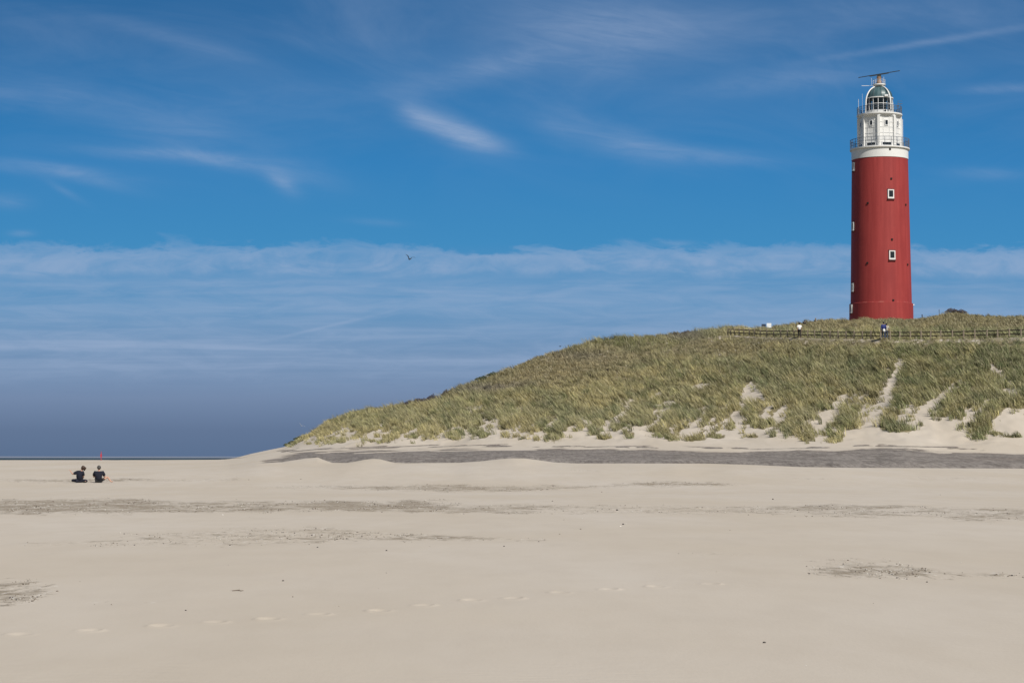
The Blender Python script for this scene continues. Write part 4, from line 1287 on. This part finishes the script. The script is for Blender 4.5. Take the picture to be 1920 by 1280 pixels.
stand_at(1500.5, 238.4, 0.15, standing(arm=0.05), 'walker in a white top and dark trousers on the path by the fence', top='whitecloth', bottom='black', hair='blackhair', scale=1.0)
pA = stand_at(1658.8, 223.2, 0.1, standing(stride=0.06, arm=0.04), 'walker in a blue jacket with a white bag, in front of the lighthouse', top='blue', bottom='jeans', hair='blackhair', long_sleeve=True, scale=1.08)
pB = stand_at(1664.3, 223.4, -0.3, standing(stride=0.05, arm=0.03), 'walker in a pale top close beside the one in blue', top='tan', bottom='jeans', hair='blackhair', scale=1.0)
bagl = MB(); bagl.blob((0, 0, 0), (0.14, 0.08, 0.17), 10, 7)
bago = bagl.build('bag', M['whitecloth'], None, True); bago.location = pA.matrix_world.translation if False else (pA.location.x + 0.0, pA.location.y - 0.26, pA.location.z + 0.95)
props(bago, 'white bag on the lower back of the walker in blue', 'bag')
# person sitting on the upper hill (dark, only head and shoulders over the grass)
Jk = standing()
Jsit = dict(pelvis=(0, 0, 0.12), waist=(0, 0.02, 0.27), chest=(0, 0.05, 0.46), neck=(0, 0.07, 0.62), head=(0, 0.09, 0.76), face=(0, 1, -0.1),
            sh_l=(-0.21, 0.05, 0.545), el_l=(-0.31, 0.12, 0.30), wr_l=(-0.20, 0.36, 0.34), sh_r=(0.21, 0.05, 0.545), el_r=(0.31, 0.12, 0.30), wr_r=(0.20, 0.36, 0.34),
            hip_l=(-0.10, 0.05, 0.11), kn_l=(-0.24, 0.42, 0.36), an_l=(-0.30, 0.70, 0.06), toe_l=(-0.31, 0.86, 0.05),
            hip_r=(0.10, 0.05, 0.11), kn_r=(0.42, 0.26, 0.30), an_r=(0.62, 0.10, 0.06), toe_r=(0.74, 0.14, 0.05))
Yh = 281.0
x = (1511 - 960) / 4005.0 * Yh
person((x, Yh, gz(x, Yh) - 0.22), 0.5, Jsit, 'dark-clad figure sitting low on the grass left of the lighthouse', top='black', bottom='black', hair='blackhair', scale=0.9)
# the two seated on the beach
Ys_ = 118.0


def beach_person(px, py, J, label, **k):
    # stand where the sight line through (px, py) meets the sand
    Ygrid = np.linspace(80, 145, 1500); xg = (px - 960) / 4008.0 * Ygrid
    _, q = to_px(xg, Ygrid, ground(xg, Ygrid, False))
    i = int(np.argmax(q <= py)); Yp = float(Ygrid[i]); xp = float(xg[i])
    return person((xp, Yp, gz(xp, Yp)), k.pop('rz', 0.0), J, label, **k), Yp


seatR, YR = beach_person(185, 904.5, Jsit, 'person in dark shirt sitting on the sand, back turned, one leg out sideways', top='navy', bottom='black', hair='greyhair', legbare=True)
JL = dict(pelvis=(0.02, 0, 0.12), waist=(0.03, 0.02, 0.27), chest=(0.06, 0.03, 0.46), neck=(0.13, 0.04, 0.61), head=(0.185, 0.05, 0.745), face=(-0.9, 0.35, -0.1),
          sh_l=(-0.11, 0.0, 0.545), el_l=(-0.34, 0.06, 0.44), wr_l=(-0.44, 0.12, 0.56), sh_r=(0.20, 0.06, 0.545), el_r=(0.22, 0.12, 0.30), wr_r=(0.12, 0.30, 0.20),
          hip_l=(-0.08, 0.03, 0.11), kn_l=(-0.42, 0.20, 0.12), an_l=(-0.10, 0.34, 0.06), toe_l=(0.02, 0.38, 0.05),
          hip_r=(0.12, 0.05, 0.11), kn_r=(0.40, 0.14, 0.09), an_r=(0.36, -0.16, 0.06), toe_r=(0.30, -0.26, 0.05))
seatL, YL = beach_person(148, 904.5, JL, 'person with brown hair in a bun sitting on the sand, arm raised to the left', top='navy', bottom='navy', hair='brownhair', bun=True, scale=1.02)

for sp2, yv in ((seatR, YR), (seatL, YL)):
    k = yv * 32.0 / F / 0.90
    sp2.scale = (k, k, k)


# ------------------------------------------------------------------ gulls
def gull(px, py, Y, span, roll, yaw, label, wing_up=0.35, m1='gullwhite', m2='gulldark'):
    root = empty('gull', world(px, py, Y), yaw); root.rotation_euler = (0, roll, yaw); root.scale = (span,) * 3
    props(root, label, 'gull')
    b_ = MB(); b_.blob((0, 0, 0), (0.055, 0.19, 0.055), 10, 8); b_.blob((0, 0.20, 0.02), (0.035, 0.05, 0.035), 8, 6); b_.tube([(0, 0.24, 0.015), (0, 0.30, 0.0)], [0.012, 0.003], 6)
    b_.add([(-0.03, -0.15, 0), (0.03, -0.15, 0), (0.06, -0.30, 0), (-0.06, -0.30, 0), (-0.03, -0.15, 0.012), (0.03, -0.15, 0.012), (0.06, -0.30, 0.008), (-0.06, -0.30, 0.008)],
           [(0, 1, 2, 3), (7, 6, 5, 4), (0, 4, 5, 1), (1, 5, 6, 2), (2, 6, 7, 3), (3, 7, 4, 0)])
    b_.build('body', M[m1], root, True)
    for s in (-1, 1):
        prof = [(0.03, 0.10, -0.07, 0.0), (0.22, 0.13, -0.04, wing_up * 0.26), (0.36, 0.08, -0.05, wing_up * 0.30), (0.52, -0.04, -0.09, wing_up * 0.30)]
        vs = []; fs = []
        for (u_, y0, y1, z) in prof: vs += [(s * u_, y0, z), (s * u_, y1, z - 0.005), (s * u_, y1, z + 0.004), (s * u_, y0, z + 0.014)]
        for i in range(3):
            for k in range(4): fs.append((i * 4 + k, i * 4 + (k + 1) % 4, i * 4 + 4 + (k + 1) % 4, i * 4 + 4 + k))
        fs += [(0, 1, 2, 3), (12, 15, 14, 13)]
        MB().add(vs, fs).build('wing', M[m2], root)
    return root


gull(768, 486, 150, 0.78, 0.25, 0.5, 'dark-winged gull gliding against the cloud band in mid sky', 1.0, 'gulldark', 'gulldark')
gull(1050.5, 649.5, 235, 0.55, -0.1, 0.9, 'tiny black bird just above the dune skyline', 0.5, 'gulldark', 'gulldark')
gull(565, 798, 250, 0.8, 0.5, 0.3, 'pale gull flying low beyond the foot of the dune', 0.6, 'gullwhite', 'gullwhite')


# ------------------------------------------------------------------ small things lying on the sand
def on_sand(px, py):
    Ygrid = EYE / -zratio(np.linspace(py + 8, max(py - 8, 860), 200)); xg = (px - 960) / 4008.0 * Ygrid
    _, q = to_px(xg, Ygrid, ground(xg, Ygrid, False))
    i = int(np.argmin(np.abs(q - py))); return float(xg[i]), float(Ygrid[i])


def stone(px, py, wpx, label, kind='pebble', cat='pebble', flat=0.6, grp='pebbles and bits lying on the beach'):
    x, y = on_sand(px, py); r = wpx * y / F / 2
    m_ = MB(); m_.blob((0, 0, r * flat * 0.5), (r, r * 0.8, r * flat), 10, 7, 0.18)
    o = m_.build(kind, M[kind], None, True); o.location = (x, y, gz(x, y)); o.rotation_euler = (0, 0, random.uniform(0, 3))
    return props(o, label, cat, grp)


stone(1168, 983, 5, 'dark pebble below the shelly strip, a little right of picture centre')
stone(1431, 1204.5, 7, 'lone dark pebble on smooth sand near the lower edge', flat=0.5)
stone(1449, 936, 4, 'small dark pebble above the right-hand shelly strip')
stone(1157, 956.5, 5, 'dark pebble lying within the middle shelly strip')
stone(1895, 1079, 5, 'dark pebble near the right edge beside the scoured patch')
stone(1736, 1091, 4, 'dark pebble just below the right-hand scoured patch')
stone(725, 1032, 4, 'dark pebble below the left scoured patch, nearer the centre')
stone(945, 1024, 3.5, 'small dark pebble right of the left scoured patch')
stone(596, 1026, 3.5, 'small dark pebble at the lower rim of the left scoured patch')
stone(432, 1022, 3, 'tiny dark pebble at the left end of the scoured patch')
stone(1163, 986.5, 4, 'white shell beside the dark pebble right of picture centre', 'shell', 'shell', 0.4)
stone(1508, 1247, 3, 'small white shell on smooth sand near the bottom edge', 'shell', 'shell', 0.4)
stone(418, 965, 4, 'white shell at the lower rim of the left shelly strip', 'shell', 'shell', 0.4)
# twig
x, y = on_sand(447, 1108)
m_ = MB(); m_.tube([(-0.09, 0, 0.012), (0.0, 0.02, 0.02), (0.05, 0.0, 0.012), (0.1, 0.015, 0.014)], [0.006, 0.008, 0.007, 0.004], 6); m_.tube([(0.0, 0.02, 0.02), (0.03, 0.05, 0.03)], [0.005, 0.003], 5)
tw = m_.build('twig', M['twig'], None); tw.scale = (0.7,) * 3; tw.location = (x, y, gz(x, y)); props(tw, 'short brown twig lying on the sand at lower left', 'twig')

# loose shell grit in the scoured patches (nobody could count it)
N = 90000
gy = EYE / -zratio(893 + (1150 - 893) * RNG.random(N) ** 1.3); gx = (RNG.random(N) * 2100 - 90 - 960) / F * gy
gzv = ground(gx, gy, False); pw = patch(gx, gy, gzv)
clus = sst(fbm(gx / 0.5, gy / 1.6, 3), -0.05, 0.4)
kp = RNG.random(N) < (pw * 0.9 * clus + 0.0006); gx, gy, gzv = gx[kp], gy[kp], gzv[kp]
n = min(len(gx), 24000); gx, gy, gzv = gx[:n], gy[:n], gzv[:n]
r = (0.006 + 0.012 * RNG.random(n) ** 2) * (0.5 + gy / 70.0)
dirs = np.array([(1, 0, 0), (0, 1, 0), (-1, 0, 0), (0, -1, 0), (0, 0, 0.7), (0, 0, -0.5)])
Vv = np.stack([gx, gy, gzv + r * 0.25], -1)[:, None, :] + r[:, None, None] * dirs[None] * (0.7 + 0.6 * RNG.random((n, 6, 1)))
ff = np.array([(0, 1, 4), (1, 2, 4), (2, 3, 4), (3, 0, 4), (1, 0, 5), (2, 1, 5), (3, 2, 5), (0, 3, 5)])
fa = ((np.arange(n) * 6)[:, None, None] + ff[None]).reshape(-1, 3)
grm = bpy.data.materials.new('shell_grit'); grm.use_nodes = True
t = grm.node_tree; b = t.nodes['Principled BSDF']; b.inputs['Roughness'].default_value = 0.7
g = t.nodes.new('ShaderNodeNewGeometry')
rp_ = S(t, g.outputs['Random Per Island'])
c = mixc(t, rp_.ss(0.72, 0.74), (0.17, 0.135, 0.10), (0.66, 0.63, 0.57)); c = mixc(t, rp_.ss(0.2, 0.18), c, (0.06, 0.05, 0.045))
t.links.new(c.k, b.inputs['Base Color'])
me = bpy.data.meshes.new('shell_grit'); me.vertices.add(n * 6); me.vertices.foreach_set('co', Vv.astype(np.float32).ravel())
me.loops.add(len(fa) * 3); me.polygons.add(len(fa)); me.loops.foreach_set('vertex_index', fa.ravel().astype(np.int32))
me.polygons.foreach_set('loop_start', np.arange(0, len(fa) * 3, 3, dtype=np.int32)); me.update(calc_edges=True); me.materials.append(grm)
o = bpy.data.objects.new('shell_grit', me); COL.objects.link(o)
props(o, 'brown and white broken shell grit strewn in bands across the beach', 'shell grit', kind='stuff')
